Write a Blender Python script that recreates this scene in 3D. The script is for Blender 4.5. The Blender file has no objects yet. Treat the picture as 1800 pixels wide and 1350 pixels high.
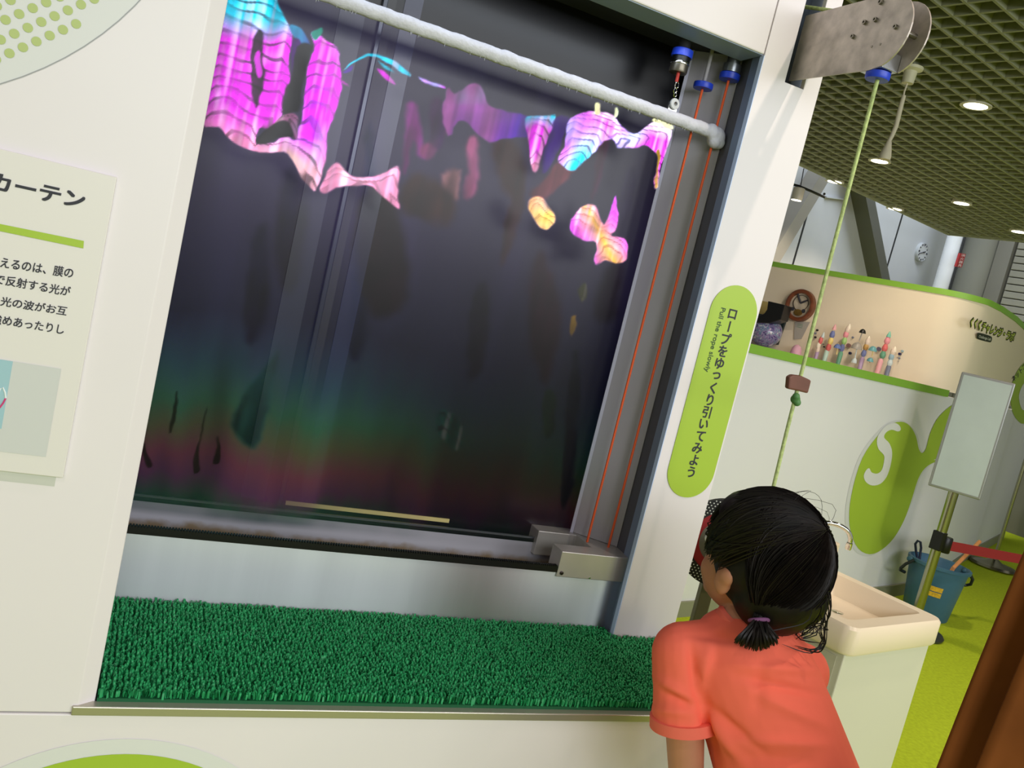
import bpy, bmesh, math, random
import numpy as np
from mathutils import Vector, Matrix
random.seed(7); RNG = np.random.default_rng(7)
SC = bpy.context.scene; COL = SC.collection
PI = math.pi

# ------------------------------------------------------------------ camera
F = 1500.0                                     # focal length in pixels of the 1800 wide frame
YAW, PITCH, ROLL = 0.41498975, -0.11353383, 0.23441143
def _axes():
    cy, sy, cp, sp = math.cos(YAW), math.sin(YAW), math.cos(PITCH), math.sin(PITCH)
    w = np.array([sy*cp, cy*cp, sp]); r = np.array([cy, -sy, 0.0]); u = np.cross(r, w)
    c, s = math.cos(ROLL), math.sin(ROLL)
    return c*r+s*u, -s*r+c*u, w
RX, UX, WX = _axes()
EYE = np.array([0.0, 0.0, 1.3])
cam = bpy.data.objects.new('camera', bpy.data.cameras.new('camera'))
cam.data.sensor_width = 36; cam.data.lens = 36*F/1800; cam.data.clip_start = 0.02
cam.matrix_world = Matrix([[RX[i], UX[i], -WX[i], EYE[i]] for i in range(3)] + [[0, 0, 0, 1]])
COL.objects.link(cam); SC.camera = cam

# ------------------------------------------------------------------ exposure, world, room light
SC.view_settings.view_transform = 'Standard'; SC.view_settings.look = 'None'
SC.view_settings.gamma = 1; SC.view_settings.use_curve_mapping = False
SC.view_settings.exposure = 0.0
wd = bpy.data.worlds.new('room'); SC.world = wd; wd.use_nodes = True
wd.node_tree.nodes['Background'].inputs[0].default_value = (0.95, 0.92, 0.86, 1)
wd.node_tree.nodes['Background'].inputs[1].default_value = 0.42
def area(name, loc, target, sx, sy, power, col):
    l = bpy.data.lights.new(name, 'AREA'); l.shape = 'RECTANGLE'; l.size = sx; l.size_y = sy
    l.energy = power; l.color = col
    o = bpy.data.objects.new(name, l); o.location = loc
    o.rotation_euler = (Vector(target)-Vector(loc)).to_track_quat('-Z', 'Y').to_euler()
    COL.objects.link(o); return o
def spot(name, loc, power, col, size=2.2, blend=0.6, rad=0.05, target=None):
    l = bpy.data.lights.new(name, 'SPOT'); l.energy = power; l.color = col
    l.spot_size = size; l.spot_blend = blend; l.shadow_soft_size = rad
    o = bpy.data.objects.new(name, l); o.location = loc
    if target is not None:
        o.rotation_euler = (Vector(target)-Vector(loc)).to_track_quat('-Z', 'Y').to_euler()
    COL.objects.link(o); return o
WARM = (1.0, 0.84, 0.68); COOL = (0.86, 0.93, 1.0)
area('daylight_window', (2.0, -2.6, 2.25), (2.0, 2.0, 2.05), 5.2, 1.1, 158, (0.93, 0.96, 1.0))
for i, (x, y, p) in enumerate(((1.27, 0.72, 22), (-0.5, -0.3, 20), (2.4, 0.4, 26), (0.5, -1.7, 22), (3.3, 1.6, 75))):
    spot('ceiling_lamp', (x, y, 2.62), p, WARM, rad=.05 if i else .018)
area('exhibit_tube', (0.45, 1.475, 1.82), (0.45, 1.56, 1.2), 0.8, 0.03, 0.5, (0.72, 0.84, 1.0))
area('skylight', (5.6, 6.0, 4.4), (5.9, 6.6, 2.0), 3.5, 0.8, 120, (0.85, 0.92, 1.0))

# ------------------------------------------------------------------ pixel to world
def ray(px, py): return (px-900)/F*RX-(py-675)/F*UX+WX
def on(px, py, n, d):
    n = np.array(n, float); r = ray(px, py); return EYE+r*((d-n@EYE)/(n@r))
def oy(px, py, y): return on(px, py, (0, 1, 0), y)
def oz(px, py, z): return on(px, py, (0, 0, 1), z)
def dw(px, py, w): return EYE+ray(px, py)*w
def proj(P):
    d = P-EYE; w = d@WX; return 900+F*(d@RX)/w, 675-F*(d@UX)/w

# ------------------------------------------------------------------ materials
def lin(c):
    if isinstance(c, str):
        c = tuple(int(c[i:i+2], 16)/255 for i in (0, 2, 4))
        c = tuple(x/12.92 if x <= .04045 else ((x+.055)/1.055)**2.4 for x in c)
    return (*c, 1)
MATS = {}
def mat(name, col, rough=.5, metal=0, spec=.5, noise=0, nscale=8, bump=0, bscale=60, stretch=None, alpha=1, trans=0, emit=0, aniso=0, ior=1.45, sheen=0):
    if name in MATS: return MATS[name]
    m = bpy.data.materials.new(name); m.use_nodes = True; t = m.node_tree; b = t.nodes['Principled BSDF']
    c = lin(col); b.inputs['Base Color'].default_value = c; b.inputs['Roughness'].default_value = rough
    b.inputs['Metallic'].default_value = metal; b.inputs['Specular IOR Level'].default_value = spec
    b.inputs['Transmission Weight'].default_value = trans; b.inputs['IOR'].default_value = ior
    b.inputs['Alpha'].default_value = alpha; b.inputs['Anisotropic'].default_value = aniso
    b.inputs['Sheen Weight'].default_value = sheen
    if emit:
        b.inputs['Emission Color'].default_value = c; b.inputs['Emission Strength'].default_value = emit
    if noise or bump:
        tc = t.nodes.new('ShaderNodeTexCoord'); mp = t.nodes.new('ShaderNodeMapping')
        t.links.new(tc.outputs['Object'], mp.inputs['Vector'])
        if stretch: mp.inputs['Scale'].default_value = stretch
    if noise:
        n = t.nodes.new('ShaderNodeTexNoise'); n.inputs['Scale'].default_value = nscale; n.inputs['Detail'].default_value = 5
        t.links.new(mp.outputs[0], n.inputs['Vector'])
        r = t.nodes.new('ShaderNodeValToRGB'); r.color_ramp.elements[0].position = .3; r.color_ramp.elements[1].position = .7
        r.color_ramp.elements[0].color = tuple(x*(1-noise) for x in c[:3])+(1,)
        r.color_ramp.elements[1].color = tuple(min(1, x*(1+noise)) for x in c[:3])+(1,)
        t.links.new(n.outputs[0], r.inputs[0]); t.links.new(r.outputs[0], b.inputs['Base Color'])
    if bump:
        n2 = t.nodes.new('ShaderNodeTexNoise'); n2.inputs['Scale'].default_value = bscale; n2.inputs['Detail'].default_value = 3
        t.links.new(mp.outputs[0], n2.inputs['Vector'])
        bm_ = t.nodes.new('ShaderNodeBump'); bm_.inputs['Strength'].default_value = bump; bm_.inputs['Distance'].default_value = .004
        t.links.new(n2.outputs[0], bm_.inputs['Height']); t.links.new(bm_.outputs[0], b.inputs['Normal'])
    MATS[name] = m; return m
WHITE = mat('white_laminate', 'e6e0e2', .38, noise=.015, nscale=3)
WHITE_EDGE = mat('white_edge', 'dedad6', .4)
STEEL = mat('brushed_steel', 'd2d6d9', .36, .94, noise=.05, nscale=3, stretch=(6, 1, .3))
STEEL_WORN = mat('worn_steel', 'b8aea6', .45, .55, noise=.24, nscale=34)
CHROME = mat('chrome', 'd8d8d8', .10, 1)
def smear(m, aniso=.85):
    t = m.node_tree; b = t.nodes['Principled BSDF']; c = t.nodes.new('ShaderNodeCombineXYZ'); c.inputs[2].default_value = 1
    t.links.new(c.outputs[0], b.inputs['Tangent']); b.inputs['Anisotropic'].default_value = aniso
smear(STEEL)
BLACK = mat('black_panel', '0c0c10', .30, spec=.35, noise=.1)
RUBBER = mat('black_rubber', '08080a', .38)
LIME = mat('lime_print', 'a3c13c', .45)
LIME_DEEP = mat('lime_trim', '84b53e', .45)
INK = mat('dark_ink', '2f3038', .6)
BLUE = mat('blue_plastic', '1f3fc4', .4)
ORANGE = mat('orange_cord', 'dd5a28', .6, bump=.4, bscale=600)
DARK = mat('dark_interior', '25262a', .7)

# ------------------------------------------------------------------ mesh building
class MB:
    def __init__(s): s.v = []; s.f = []
    def add(s, vs, fs):
        o = len(s.v); s.v += [tuple(map(float, p)) for p in vs]; s.f += [tuple(i+o for i in f) for f in fs]; return s
    def box(s, lo, hi, M=None):
        x0, y0, z0 = lo; x1, y1, z1 = hi
        v = [(x0,y0,z0),(x1,y0,z0),(x1,y1,z0),(x0,y1,z0),(x0,y0,z1),(x1,y0,z1),(x1,y1,z1),(x0,y1,z1)]
        if M is not None: v = [M @ Vector(p) for p in v]
        return s.add(v, [(3,2,1,0),(4,5,6,7),(0,1,5,4),(1,2,6,5),(2,3,7,6),(3,0,4,7)])
    def prism(s, poly, off):
        poly = [np.array(p, float) for p in poly]; off = np.array(off, float); n = len(poly)
        return s.add(poly+[p+off for p in poly], [tuple(range(n))[::-1], tuple(range(n, 2*n))]+[(i, (i+1) % n, n+(i+1) % n, n+i) for i in range(n)])
    def foot(s, poly, z0, z1): return s.prism([(x, y, z0) for x, y in poly], (0, 0, z1-z0))
    def tube(s, path, r, seg=10, caps=True):
        path = [np.array(p, float) for p in path]; n = len(path); rs = r if hasattr(r, '__len__') else [r]*n
        t0 = path[1]-path[0]; up = np.array([0, 0, 1.]) if abs(t0[2]) < .9*np.linalg.norm(t0) else np.array([1., 0, 0])
        vs = []
        for i, p in enumerate(path):
            t = path[min(i+1, n-1)]-path[max(i-1, 0)]; t = t/(np.linalg.norm(t)+1e-12)
            a = np.cross(t, up); a /= np.linalg.norm(a)+1e-12; b = np.cross(a, t); up = b
            for k in range(seg):
                th = 2*PI*k/seg; vs.append(p+rs[i]*(a*math.cos(th)+b*math.sin(th)))
        fs = [(i*seg+k, i*seg+(k+1) % seg, (i+1)*seg+(k+1) % seg, (i+1)*seg+k) for i in range(n-1) for k in range(seg)]
        if caps: fs += [tuple(range(seg))[::-1], tuple(range((n-1)*seg, n*seg))]
        return s.add(vs, fs)
    def lathe(s, prof, org=(0, 0, 0), axis=(0, 0, 1), seg=28):
        ax = np.array(axis, float); ax /= np.linalg.norm(ax); up = np.array([1., 0, 0]) if abs(ax[0]) < .9 else np.array([0, 1., 0])
        a = np.cross(ax, up); a /= np.linalg.norm(a); b = np.cross(ax, a); org = np.array(org, float)
        vs = [org+ax*h+max(r, 1e-5)*(a*math.cos(2*PI*k/seg)+b*math.sin(2*PI*k/seg)) for r, h in prof for k in range(seg)]
        n = len(prof)
        fs = [(i*seg+k, i*seg+(k+1) % seg, (i+1)*seg+(k+1) % seg, (i+1)*seg+k) for i in range(n-1) for k in range(seg)]
        fs += [tuple(range(seg))[::-1], tuple(range((n-1)*seg, n*seg))]
        return s.add(vs, fs)
    def ell(s, c, rx, ry=None, rz=None, M=None, seg=16, rings=10):
        ry = rx if ry is None else ry; rz = rx if rz is None else rz; vs = []
        for i in range(rings+1):
            ph = PI*i/rings
            for k in range(seg):
                p = np.array([rx*math.sin(ph)*math.cos(2*PI*k/seg), ry*math.sin(ph)*math.sin(2*PI*k/seg), rz*math.cos(ph)])
                if M is not None: p = M @ p
                vs.append(np.array(c)+p)
        return s.add(vs, [(i*seg+k, (i+1)*seg+k, (i+1)*seg+(k+1) % seg, i*seg+(k+1) % seg) for i in range(rings) for k in range(seg)])
    def cone(s, p0, r0, p1, r1, seg=16, flat=False):
        p0 = np.array(p0, float); p1 = np.array(p1, float); d = p1-p0; L = np.linalg.norm(d)
        pr = []
        if flat: pr = [(r0, 0), (r1, L)]
        else:
            for k in range(6): a = PI/2*k/5; pr.append((r0*math.sin(a), -r0*math.cos(a)))
            for k in range(6): a = PI/2*k/5; pr.append((r1*math.cos(a), L+r1*math.sin(a)))
        return s.lathe(pr, p0, d, seg)
    def build(s, name, m, parent=None, smooth=False, bevel=0, fix=True):
        me = bpy.data.meshes.new(name); me.from_pydata(s.v, [], s.f); me.update()
        if fix or bevel:
            bm = bmesh.new(); bm.from_mesh(me)
            bmesh.ops.remove_doubles(bm, verts=bm.verts, dist=2e-5)
            bmesh.ops.recalc_face_normals(bm, faces=bm.faces); bm.to_mesh(me); bm.free()
        me.materials.append(m); o = bpy.data.objects.new(name, me); COL.objects.link(o)
        if smooth:
            me.polygons.foreach_set('use_smooth', [True]*len(me.polygons))
            try: me.set_sharp_from_angle(angle=math.radians(40))
            except Exception: pass
        if bevel:
            b = o.modifiers.new('bevel', 'BEVEL'); b.width = bevel; b.segments = 2; b.limit_method = 'ANGLE'
        if parent is not None: o.parent = parent; o.matrix_parent_inverse = parent.matrix_world.inverted() if parent.type != 'EMPTY' else Matrix.Translation(-parent.location)
        return o
def thing(name, label, cat, loc=(0, 0, 0), group=None):
    o = bpy.data.objects.new(name, None); o.empty_display_size = .05; o.location = tuple(float(x) for x in loc); COL.objects.link(o)
    o['label'] = label; o['category'] = cat
    if group: o['group'] = group
    return o
def tag(o, label, cat, group=None):
    o['label'] = label; o['category'] = cat
    if group: o['group'] = group
    return o
def struct(o): o['kind'] = 'structure'; return o
_fc = bpy.data.curves.new('lettering', 'FONT'); _fo = bpy.data.objects.new('lettering_source', _fc)
def glyphs(body, bold):
    _fc.body = body; _fc.offset = bold; COL.objects.link(_fo)
    bpy.context.view_layer.update()
    me = bpy.data.meshes.new_from_object(_fo.evaluated_get(bpy.context.evaluated_depsgraph_get())); COL.objects.unlink(_fo)
    v = np.array([x.co[:] for x in me.vertices]); f = [tuple(p.vertices) for p in me.polygons]
    bpy.data.meshes.remove(me); return v, f
def letters(body, BL, BR, TL, m, parent, name='lettering', bold=0.0):
    """flat print: the body's ink box is mapped on the parallelogram BL, BR, TL; bold stacks shifted copies"""
    v, f = glyphs(body, 0); lo = v.min(0); hi = v.max(0)
    BL, BR, TL = map(np.array, (BL, BR, TL)); nrm = np.cross(BR-BL, TL-BL); nrm = nrm/(np.linalg.norm(nrm)+1e-12)
    mb = MB(); kx = (BR-BL)/(hi[0]-lo[0]); ky = (TL-BL)/(hi[1]-lo[1]+1e-9)
    sh = ((0, 0),) if not bold else ((0, 0), (bold, bold), (-bold, bold), (bold, -bold), (-bold, -bold))
    for q, (dx, dy) in enumerate(sh):
        mb.add([BL+kx*(x-lo[0]+dx)+ky*(y-lo[1]+dy)+nrm*q*3e-5 for x, y, z in v], f)
    return mb.build(name, m, parent, fix=False)
def em_char(ch, c, xd, yd, size, m, parent, bold=0.0, turn=False):
    """one upright character of the given em size, its ink centred on c"""
    v, f = glyphs(ch, 0); mid = (v.min(0)+v.max(0))/2; c = np.array(c); xd = np.array(xd, float); yd = np.array(yd, float); nrm = np.cross(xd, yd)
    mb = MB(); sh = ((0, 0),) if not bold else ((0, 0), (bold, bold), (-bold, bold), (bold, -bold), (-bold, -bold))
    for q, (dx, dy) in enumerate(sh):
        P = []
        for x, y, z in v:
            a, b = x-mid[0]+dx, y-mid[1]+dy
            if turn: a, b = b, -a
            P.append(c+xd*a*size+yd*b*size+nrm*q*3e-5)
        mb.add(P, f)
    return mb.build('character', m, parent, fix=False)
def blob(name, mb, m, voxel, parent=None, smooth_it=6):
    o = mb.build(name, m, None, fix=False)
    r = o.modifiers.new('r', 'REMESH'); r.mode = 'VOXEL'; r.voxel_size = voxel
    sm = o.modifiers.new('s', 'SMOOTH'); sm.iterations = smooth_it; sm.factor = .5
    bpy.context.view_layer.update()
    me = bpy.data.meshes.new_from_object(o.evaluated_get(bpy.context.evaluated_depsgraph_get()))
    o.modifiers.clear(); old = o.data; o.data = me; bpy.data.meshes.remove(old); me.name = name
    me.polygons.foreach_set('use_smooth', [True]*len(me.polygons))
    if parent is not None: o.parent = parent; o.matrix_parent_inverse = Matrix.Translation(-parent.location)
    return o

# ------------------------------------------------------------------ room shell
A2 = np.array([.9703, .2419]); B2 = np.array([-.2419, .9703])          # the building's grid, 14 degrees off the exhibit
def gp(a, b, z): p = A2*a+B2*b; return (p[0], p[1], z)
carpet = mat('lime_carpet', 'b0c32d', .95, noise=.12, nscale=60, bump=.5, bscale=400, spec=.1)
struct(MB().box((-6, -6, -.05), (16, 16, 0)).build('floor', carpet))
slat_m = mat('ceiling_slat_paint', '8d8f76', .7)
ceil = struct(MB().prism([gp(-2, -1, 2.92), gp(7.95, -1, 2.92), gp(7.95, 4.27, 2.92), gp(-2, 4.27, 2.92)], (0, 0, .04)).build('ceiling', mat('plenum', '15160f', .9)))
def slat(p0, p1, n, me=None):
    if me is None:
        q0, q1 = np.array(p0), np.array(p1); t = (q1-q0)/np.linalg.norm(q1-q0); s_ = np.cross(t, (0, 0, 1))*.006
        o = MB().prism([q0-s_, q1-s_, q1+s_, q0+s_], (0, 0, .07)).build(n, slat_m, ceil); return o
for k in range(37): slat(gp(-2, .65+k*.1, 2.70), gp(7.93, .65+k*.1, 2.70), 'slat')
for k in range(70): slat(gp(1.0+k*.1, .6, 2.701), gp(1.0+k*.1, 4.25, 2.701), 'cross_slat')
MB().prism([gp(-2, 4.25, 2.69), gp(7.95, 4.25, 2.69), gp(7.95, 4.275, 2.69), gp(-2, 4.275, 2.69)], (0, 0, .1)).build('edge_fascia', slat_m, ceil)
MB().prism([gp(7.93, 0, 2.69), gp(7.955, 0, 2.69), gp(7.955, 4.27, 2.69), gp(7.93, 4.27, 2.69)], (0, 0, .1)).build('edge_fascia', slat_m, ceil)

# the concrete wall beyond the ceiling's edge, its panel joints and slanting braces
grey = mat('grey_wall_paint', 'b4b8bd', .75, noise=.05, nscale=1.5); joint_m = mat('joint', '26282a', .8)
DB = 4.95
wback = struct(MB().prism([gp(-1, DB, 0), gp(10.5, DB, 0), gp(10.5, DB+.1, 0), gp(-1, DB+.1, 0)], (0, 0, 5)).build('wall_back', grey))
nB = (*B2, 0)
def wallpt(px, py, d=DB): return on(px, py, nB, d)
def strip(p, q, w, d, name, m, par):
    p = np.array(p); q = np.array(q); t = q-p; t /= np.linalg.norm(t); s_ = np.cross(t, nB)*w/2
    off = -np.array(nB)*d
    return MB().prism([p-s_, q-s_, q+s_, p+s_], off).build(name, m, par)
for a, b in (((1586.9, 374.9), (1550.5, 497.8)), ((1428.5, 342), (1391, 473))):
    p = wallpt(*a); q = wallpt(*b); e = (p-q)/np.linalg.norm(p-q)
    strip(q-e*.8, p+e*.8, .022, .004, 'panel_joint', joint_m, wback)
brace_m = mat('brace_paint', '8b8982', .7)
p, q = wallpt(1430, 300), wallpt(1362, 412); e = q-p; strip(p-e*.2, q+e*1.2, .13, .16, 'slanting_brace', brace_m, wback)
brace_shade = mat('brace_shaded_side', '55564f', .7)  # darker tone puts the brace's shadow side into the colour
p, q = wallpt(1499, 325), wallpt(1533, 492); e = q-p; strip(p-e*.3, q+e*.6, .12, .16, 'slanting_brace', brace_shade, wback)
p, q = wallpt(1450, 346), wallpt(1493, 352); strip(p, q, .012, .02, 'upper_ledge', grey, wback)
cl = thing('round_column', 'slim white round column with a black joint line behind the green-topped wall', 'column', (on(1666, 467, nB, 4.62)[0], on(1666, 467, nB, 4.62)[1], 0))
x, y, _ = on(1666, 467, nB, 4.62)
MB().lathe([(.085, 0), (.085, 4.4)], (x, y, 0)).build('shaft', mat('column_white', 'd2d5da', .5), cl, True)
fat = thing('thick_column', 'thick grey round concrete column beside the shutter', 'column', (on(1716, 467, nB, 4.72)[0], on(1716, 467, nB, 4.72)[1], 0))
x, y, _ = on(1716, 467, nB, 4.72)
MB().lathe([(.17, 0), (.17, 4.4)], (x, y, 0)).build('shaft', mat('column_grey', '85857c', .7), fat, True)
p = on(1696.7, 413.8, nB, 4.52); q = on(1666.5, 518, nB, 4.52)
MB().tube([p+(p-q)*.3, q-(p-q)*.8], .012, 8).build('cable_pipe', joint_m, cl)
# fire sign
sg = thing('fire_extinguisher_sign', 'small red vertical fire extinguisher sign with white characters', 'sign', on(1688, 458, nB, 4.40))
fl = [on(a, b, nB, 4.40) for a, b in ((1680.5, 468.5), (1690.5, 470.5), (1698, 446.5), (1688, 445))]
MB().prism(fl, np.array(nB)*.02).build('panel', mat('sign_red', '9c2a2c', .5), sg)
for k, ch in enumerate('消火器具'):
    t0, t1 = 1-(k+.12)/4, 1-(k+.88)/4
    L = lambda t: fl[0]+(fl[3]-fl[0])*t; Rr = lambda t: fl[1]+(fl[2]-fl[1])*t
    a = L(t1)+(Rr(t1)-L(t1))*.2; b = L(t1)+(Rr(t1)-L(t1))*.85; c = L(t0)+(Rr(t0)-L(t0))*.2
    o3 = -np.array(nB)*.003
    letters(ch, a+o3, b+o3, c+o3, mat('sign_white', 'e8e0dc', .5), sg)
# shutter wall on the right
nA = (*A2, 0)
AW = 9.6
bR = float(on(1743, 480, nA, AW-.05)[:2]@B2)
wr = struct(MB().prism([gp(AW, -1, 0), gp(AW, 4.9, 0), gp(AW+.05, 4.9, 0), gp(AW+.05, -1, 0)], (0, 0, 4.4)).build('wall_right', mat('shutter_back', '6b6b62', .8)))
sh_m = mat('shutter_slat', '8a887c', .6, noise=.12, nscale=1.3)
for k in range(26):
    z = 1.55+k*.075
    MB().prism([gp(AW-.05, bR-3, z), gp(AW-.05, bR-.18, z), gp(AW, bR-.18, z), gp(AW, bR-3, z)], (0, 0, .066)).build('slat', sh_m, wr, bevel=.006)
MB().prism([gp(AW-.09, bR-.16, 0), gp(AW-.09, bR, 0), gp(AW+.03, bR, 0), gp(AW+.03, bR-.16, 0)], (0, 0, 4.2)).build('guide_rail', mat('rail', '77756c', .5), wr)

# ------------------------------------------------------------------ the curved partition with its niche
FRONT = [(1.6, 2.86), (2.6, 3.12), (3.4, 3.34), (4.0, 3.50), (4.3, 3.592), (4.5, 3.662), (4.75, 3.765), (5.2, 4.0), (6.1, 4.53), (7.9, 5.52)]
def thick(poly, t):
    P = np.array(poly); n = len(P); out = []
    for i in range(n):
        d = P[min(i+1, n-1)]-P[max(i-1, 0)]; d /= np.linalg.norm(d); out.append(P[i]+t*np.array([-d[1], d[0]]))
    return out
part_m = mat('partition_white', 'e6e7ec', .45, noise=.01, nscale=2); cream = mat('niche_cream', 'e3d6bd', .6)
ZL, ZT = 1.285, 1.83
NI = [np.array((4.256, 3.747)), np.array((3.828, 4.851))]; nid = (NI[1]-NI[0])/np.linalg.norm(NI[1]-NI[0]); NIe = NI[0]+nid*2.3
wl = struct(MB().foot(FRONT+thick(FRONT, .10)[::-1], 0, ZL-.035).build('wall_partition', part_m, smooth=True))
# the shelf in front of the niche
MB().foot([(1.62, 2.88)]+FRONT[1:4]+[(4.24, 3.59)]+[tuple(NI[0]), tuple(NIe), (1.0, 5.2)], ZL-.035, ZL-.006).build('shelf_board', mat('shelf_white', 'd9d0bd', .5), wl)
f2 = [np.array(p) for p in FRONT[:5]]; f2b = thick(FRONT[:5], -.012)
MB().foot(f2+f2b[::-1], ZL-.036, ZL+.004).build('shelf_trim', LIME_DEEP, wl)
# cream back of the niche, curved into the front wall
fil = []
a0 = NI[0]+nid*.05; a2 = np.array(FRONT[6]); a1 = np.array((4.30, 3.655))
for k in range(9):
    t = k/8; fil.append(tuple((1-t)**2*a0+2*t*(1-t)*a1+t*t*np.array(FRONT[5])))
up = [tuple(NIe)]+fil+FRONT[6:]
MB().foot(up+thick(up, .06)[::-1], ZL-.006, ZT).build('niche_wall', cream, wl, smooth=True)
up2 = thick(up, -.008)
MB().foot(list(map(tuple, up2))+thick(up, .066)[::-1], ZT, ZT+.034).build('top_trim', LIME_DEEP, wl, smooth=True)
bs = thick(FRONT, -.012); MB().foot([tuple(b) for b in bs]+FRONT[::-1], 0, .075).build('skirting', mat('skirting', '8d8f78', .6), wl)
# prints on the wall: mapped on the wall's run (s) and height
SEG = []
s0 = 0
for i in range(len(FRONT)-1):
    a = np.array(FRONT[i]); b = np.array(FRONT[i+1]); SEG.append((s0, a, b, np.linalg.norm(b-a))); s0 += SEG[-1][3]
def hit(px, py):
    r = ray(px, py); best = None
    for s_, a, b, L in SEG:
        d = (b-a)/L; n = np.array([-d[1], d[0]]); t = (n@(a-EYE[:2]))/(n@r[:2]); P = EYE+r*t; u = (P[:2]-a)@d
        if t > 0 and -1e-6 <= u <= L+1e-6 and (best is None or t < best[2]): best = (s_+u, P[2], t)
    return best[:2]
def unwrap(s, z, off):
    for s_, a, b, L in SEG:
        if s <= s_+L+1e-9: break
    d = (b-a)/L; p = a+d*(s-s_)-off*np.array([-d[1], d[0]]); return (p[0], p[1], z)
def decal(name, pix, m, parent, off=.003):
    pts = [hit(*p) for p in pix]; bm = bmesh.new(); bm.faces.new([bm.verts.new((s, 0, z)) for s, z in pts])
    for s_, a, b, L in SEG[1:]:
        bmesh.ops.bisect_plane(bm, geom=bm.verts[:]+bm.edges[:]+bm.faces[:], plane_co=(s_, 0, 0), plane_no=(1, 0, 0))
    bmesh.ops.triangulate(bm, faces=bm.faces[:]); bm.verts.index_update()
    mb = MB().add([unwrap(v.co.x, v.co.z, off) for v in bm.verts], [tuple(v.index for v in f.verts) for f in bm.faces]); bm.free()
    return mb.build(name, m, parent, fix=False)
def smooth_poly(pts, n=5):
    P = np.array(pts, float); N = len(P); out = []
    for i in range(N):
        p0, p1, p2, p3 = P[i-1], P[i], P[(i+1) % N], P[(i+2) % N]
        for k in range(n):
            t = k/n; out.append(tuple(.5*(2*p1+(p2-p0)*t+(2*p0-5*p1+4*p2-p3)*t*t+(3*p1-p0-3*p2+p3)*t**3)))
    return out
blob_pix = [(1583, 741), (1598, 748), (1609, 766), (1614, 788), (1620, 796), (1627, 788), (1634, 762), (1646, 737), (1664, 718), (1684, 706), (1703, 703), (1716, 715), (1718, 742), (1708, 775), (1692, 800),
            (1670, 815), (1655, 812), (1640, 813), (1625, 823), (1613, 842), (1601, 880), (1588, 915), (1570, 946), (1549, 966), (1528, 974), (1508, 964), (1495, 936), (1492, 900), (1499, 855), (1515, 805), (1540, 768), (1562, 747)]
halo = [(x+(x-1590)*.05+(-2 if x < 1600 else 2), y+(y-840)*.03) for x, y in blob_pix]
decal('logo_halo', smooth_poly(halo, 3), mat('halo_grey', 'd5d8da', .45), wl, .0015)
decal('logo_print', smooth_poly(blob_pix, 3), LIME, wl, .003)
S_pix = [(1571, 743), (1580, 748), (1582, 755), (1577, 758), (1566, 755), (1556, 760), (1553, 769), (1562, 779), (1567, 795), (1564, 818), (1557, 838), (1546, 850), (1532, 853), (1521, 847), (1517, 836), (1522, 825), (1527, 823), (1531, 830), (1541, 832), (1549, 825), (1553, 808), (1552, 799), (1543, 789), (1540, 775), (1544, 762), (1556, 748)]
decal('logo_letter', smooth_poly(S_pix, 3), mat('logo_white', 'dfe2e2', .45), wl, .0045)
decal('logo_stroke', smooth_poly([(1640, 808), (1650, 803), (1655, 790), (1666, 775), (1672, 768), (1668, 780), (1660, 795), (1652, 806)], 3), MATS['logo_white'], wl, .0045)
decal('logo_print', smooth_poly([(1776, 690), (1779, 672), (1786, 655), (1797, 640), (1812, 632), (1826, 650), (1828, 690), (1818, 725), (1800, 745), (1785, 735), (1777, 715)], 3), LIME, wl, .003)
decal('logo_letter', smooth_poly([(1790, 700), (1793, 684), (1802, 672), (1812, 690), (1806, 715), (1796, 720)], 3), MATS['logo_white'], wl, .0045)
# wall lettering above the corner
def wall_text(body, bl, br, tl, m, bold, off, par):
    v, f = glyphs(body, 0); lo = v.min(0); hi = v.max(0); q = [hit(*p) for p in (bl, br, tl)]; mb = MB()
    for n_, (dx, dy) in enumerate(((0, 0), (bold, bold), (-bold, bold), (bold, -bold), (-bold, -bold), (bold, 0), (-bold, 0), (0, bold), (0, -bold))):
        P = []
        for x, y, z in v:
            a = (x+dx-lo[0])/(hi[0]-lo[0]); b = (y+dy-lo[1])/(hi[1]-lo[1])
            h_ = hit(*(np.array(bl)+(np.array(br)-bl)*a+(np.array(tl)-bl)*b)); P.append(unwrap(*h_, off+n_*4e-5))
        mb.add(P, f)
    return mb.build('lettering', m, par, fix=False)
wall_text('くくくチャレンジ・ラボ', (1702, 574), (1780, 602), (1707, 557), mat('sign_outline', '3d4417', .6), .075, .003, wl)
wall_text('くくくチャレンジ・ラボ', (1703.2, 572.6), (1779, 600.4), (1707.6, 558.4), mat('sign_lime', 'b9c84e', .5), .022, .0045, wl)
decal('caption_pill', smooth_poly([(1717, 586), (1722, 585), (1740, 590.5), (1743, 595), (1741, 601), (1736, 601), (1718, 596), (1716, 591)], 3), mat('pill_dark', '2c3222', .5), wl, .003)
wall_text('Challenge Lab', (1718.5, 594.5), (1739.5, 599.8), (1720, 588.7), mat('pill_white', 'd9dccb', .5), .01, .0045, wl)
wall_text('ネットコ', (1781, 672), (1803, 646), (1777, 664), INK, .01, .0045, wl)

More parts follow.
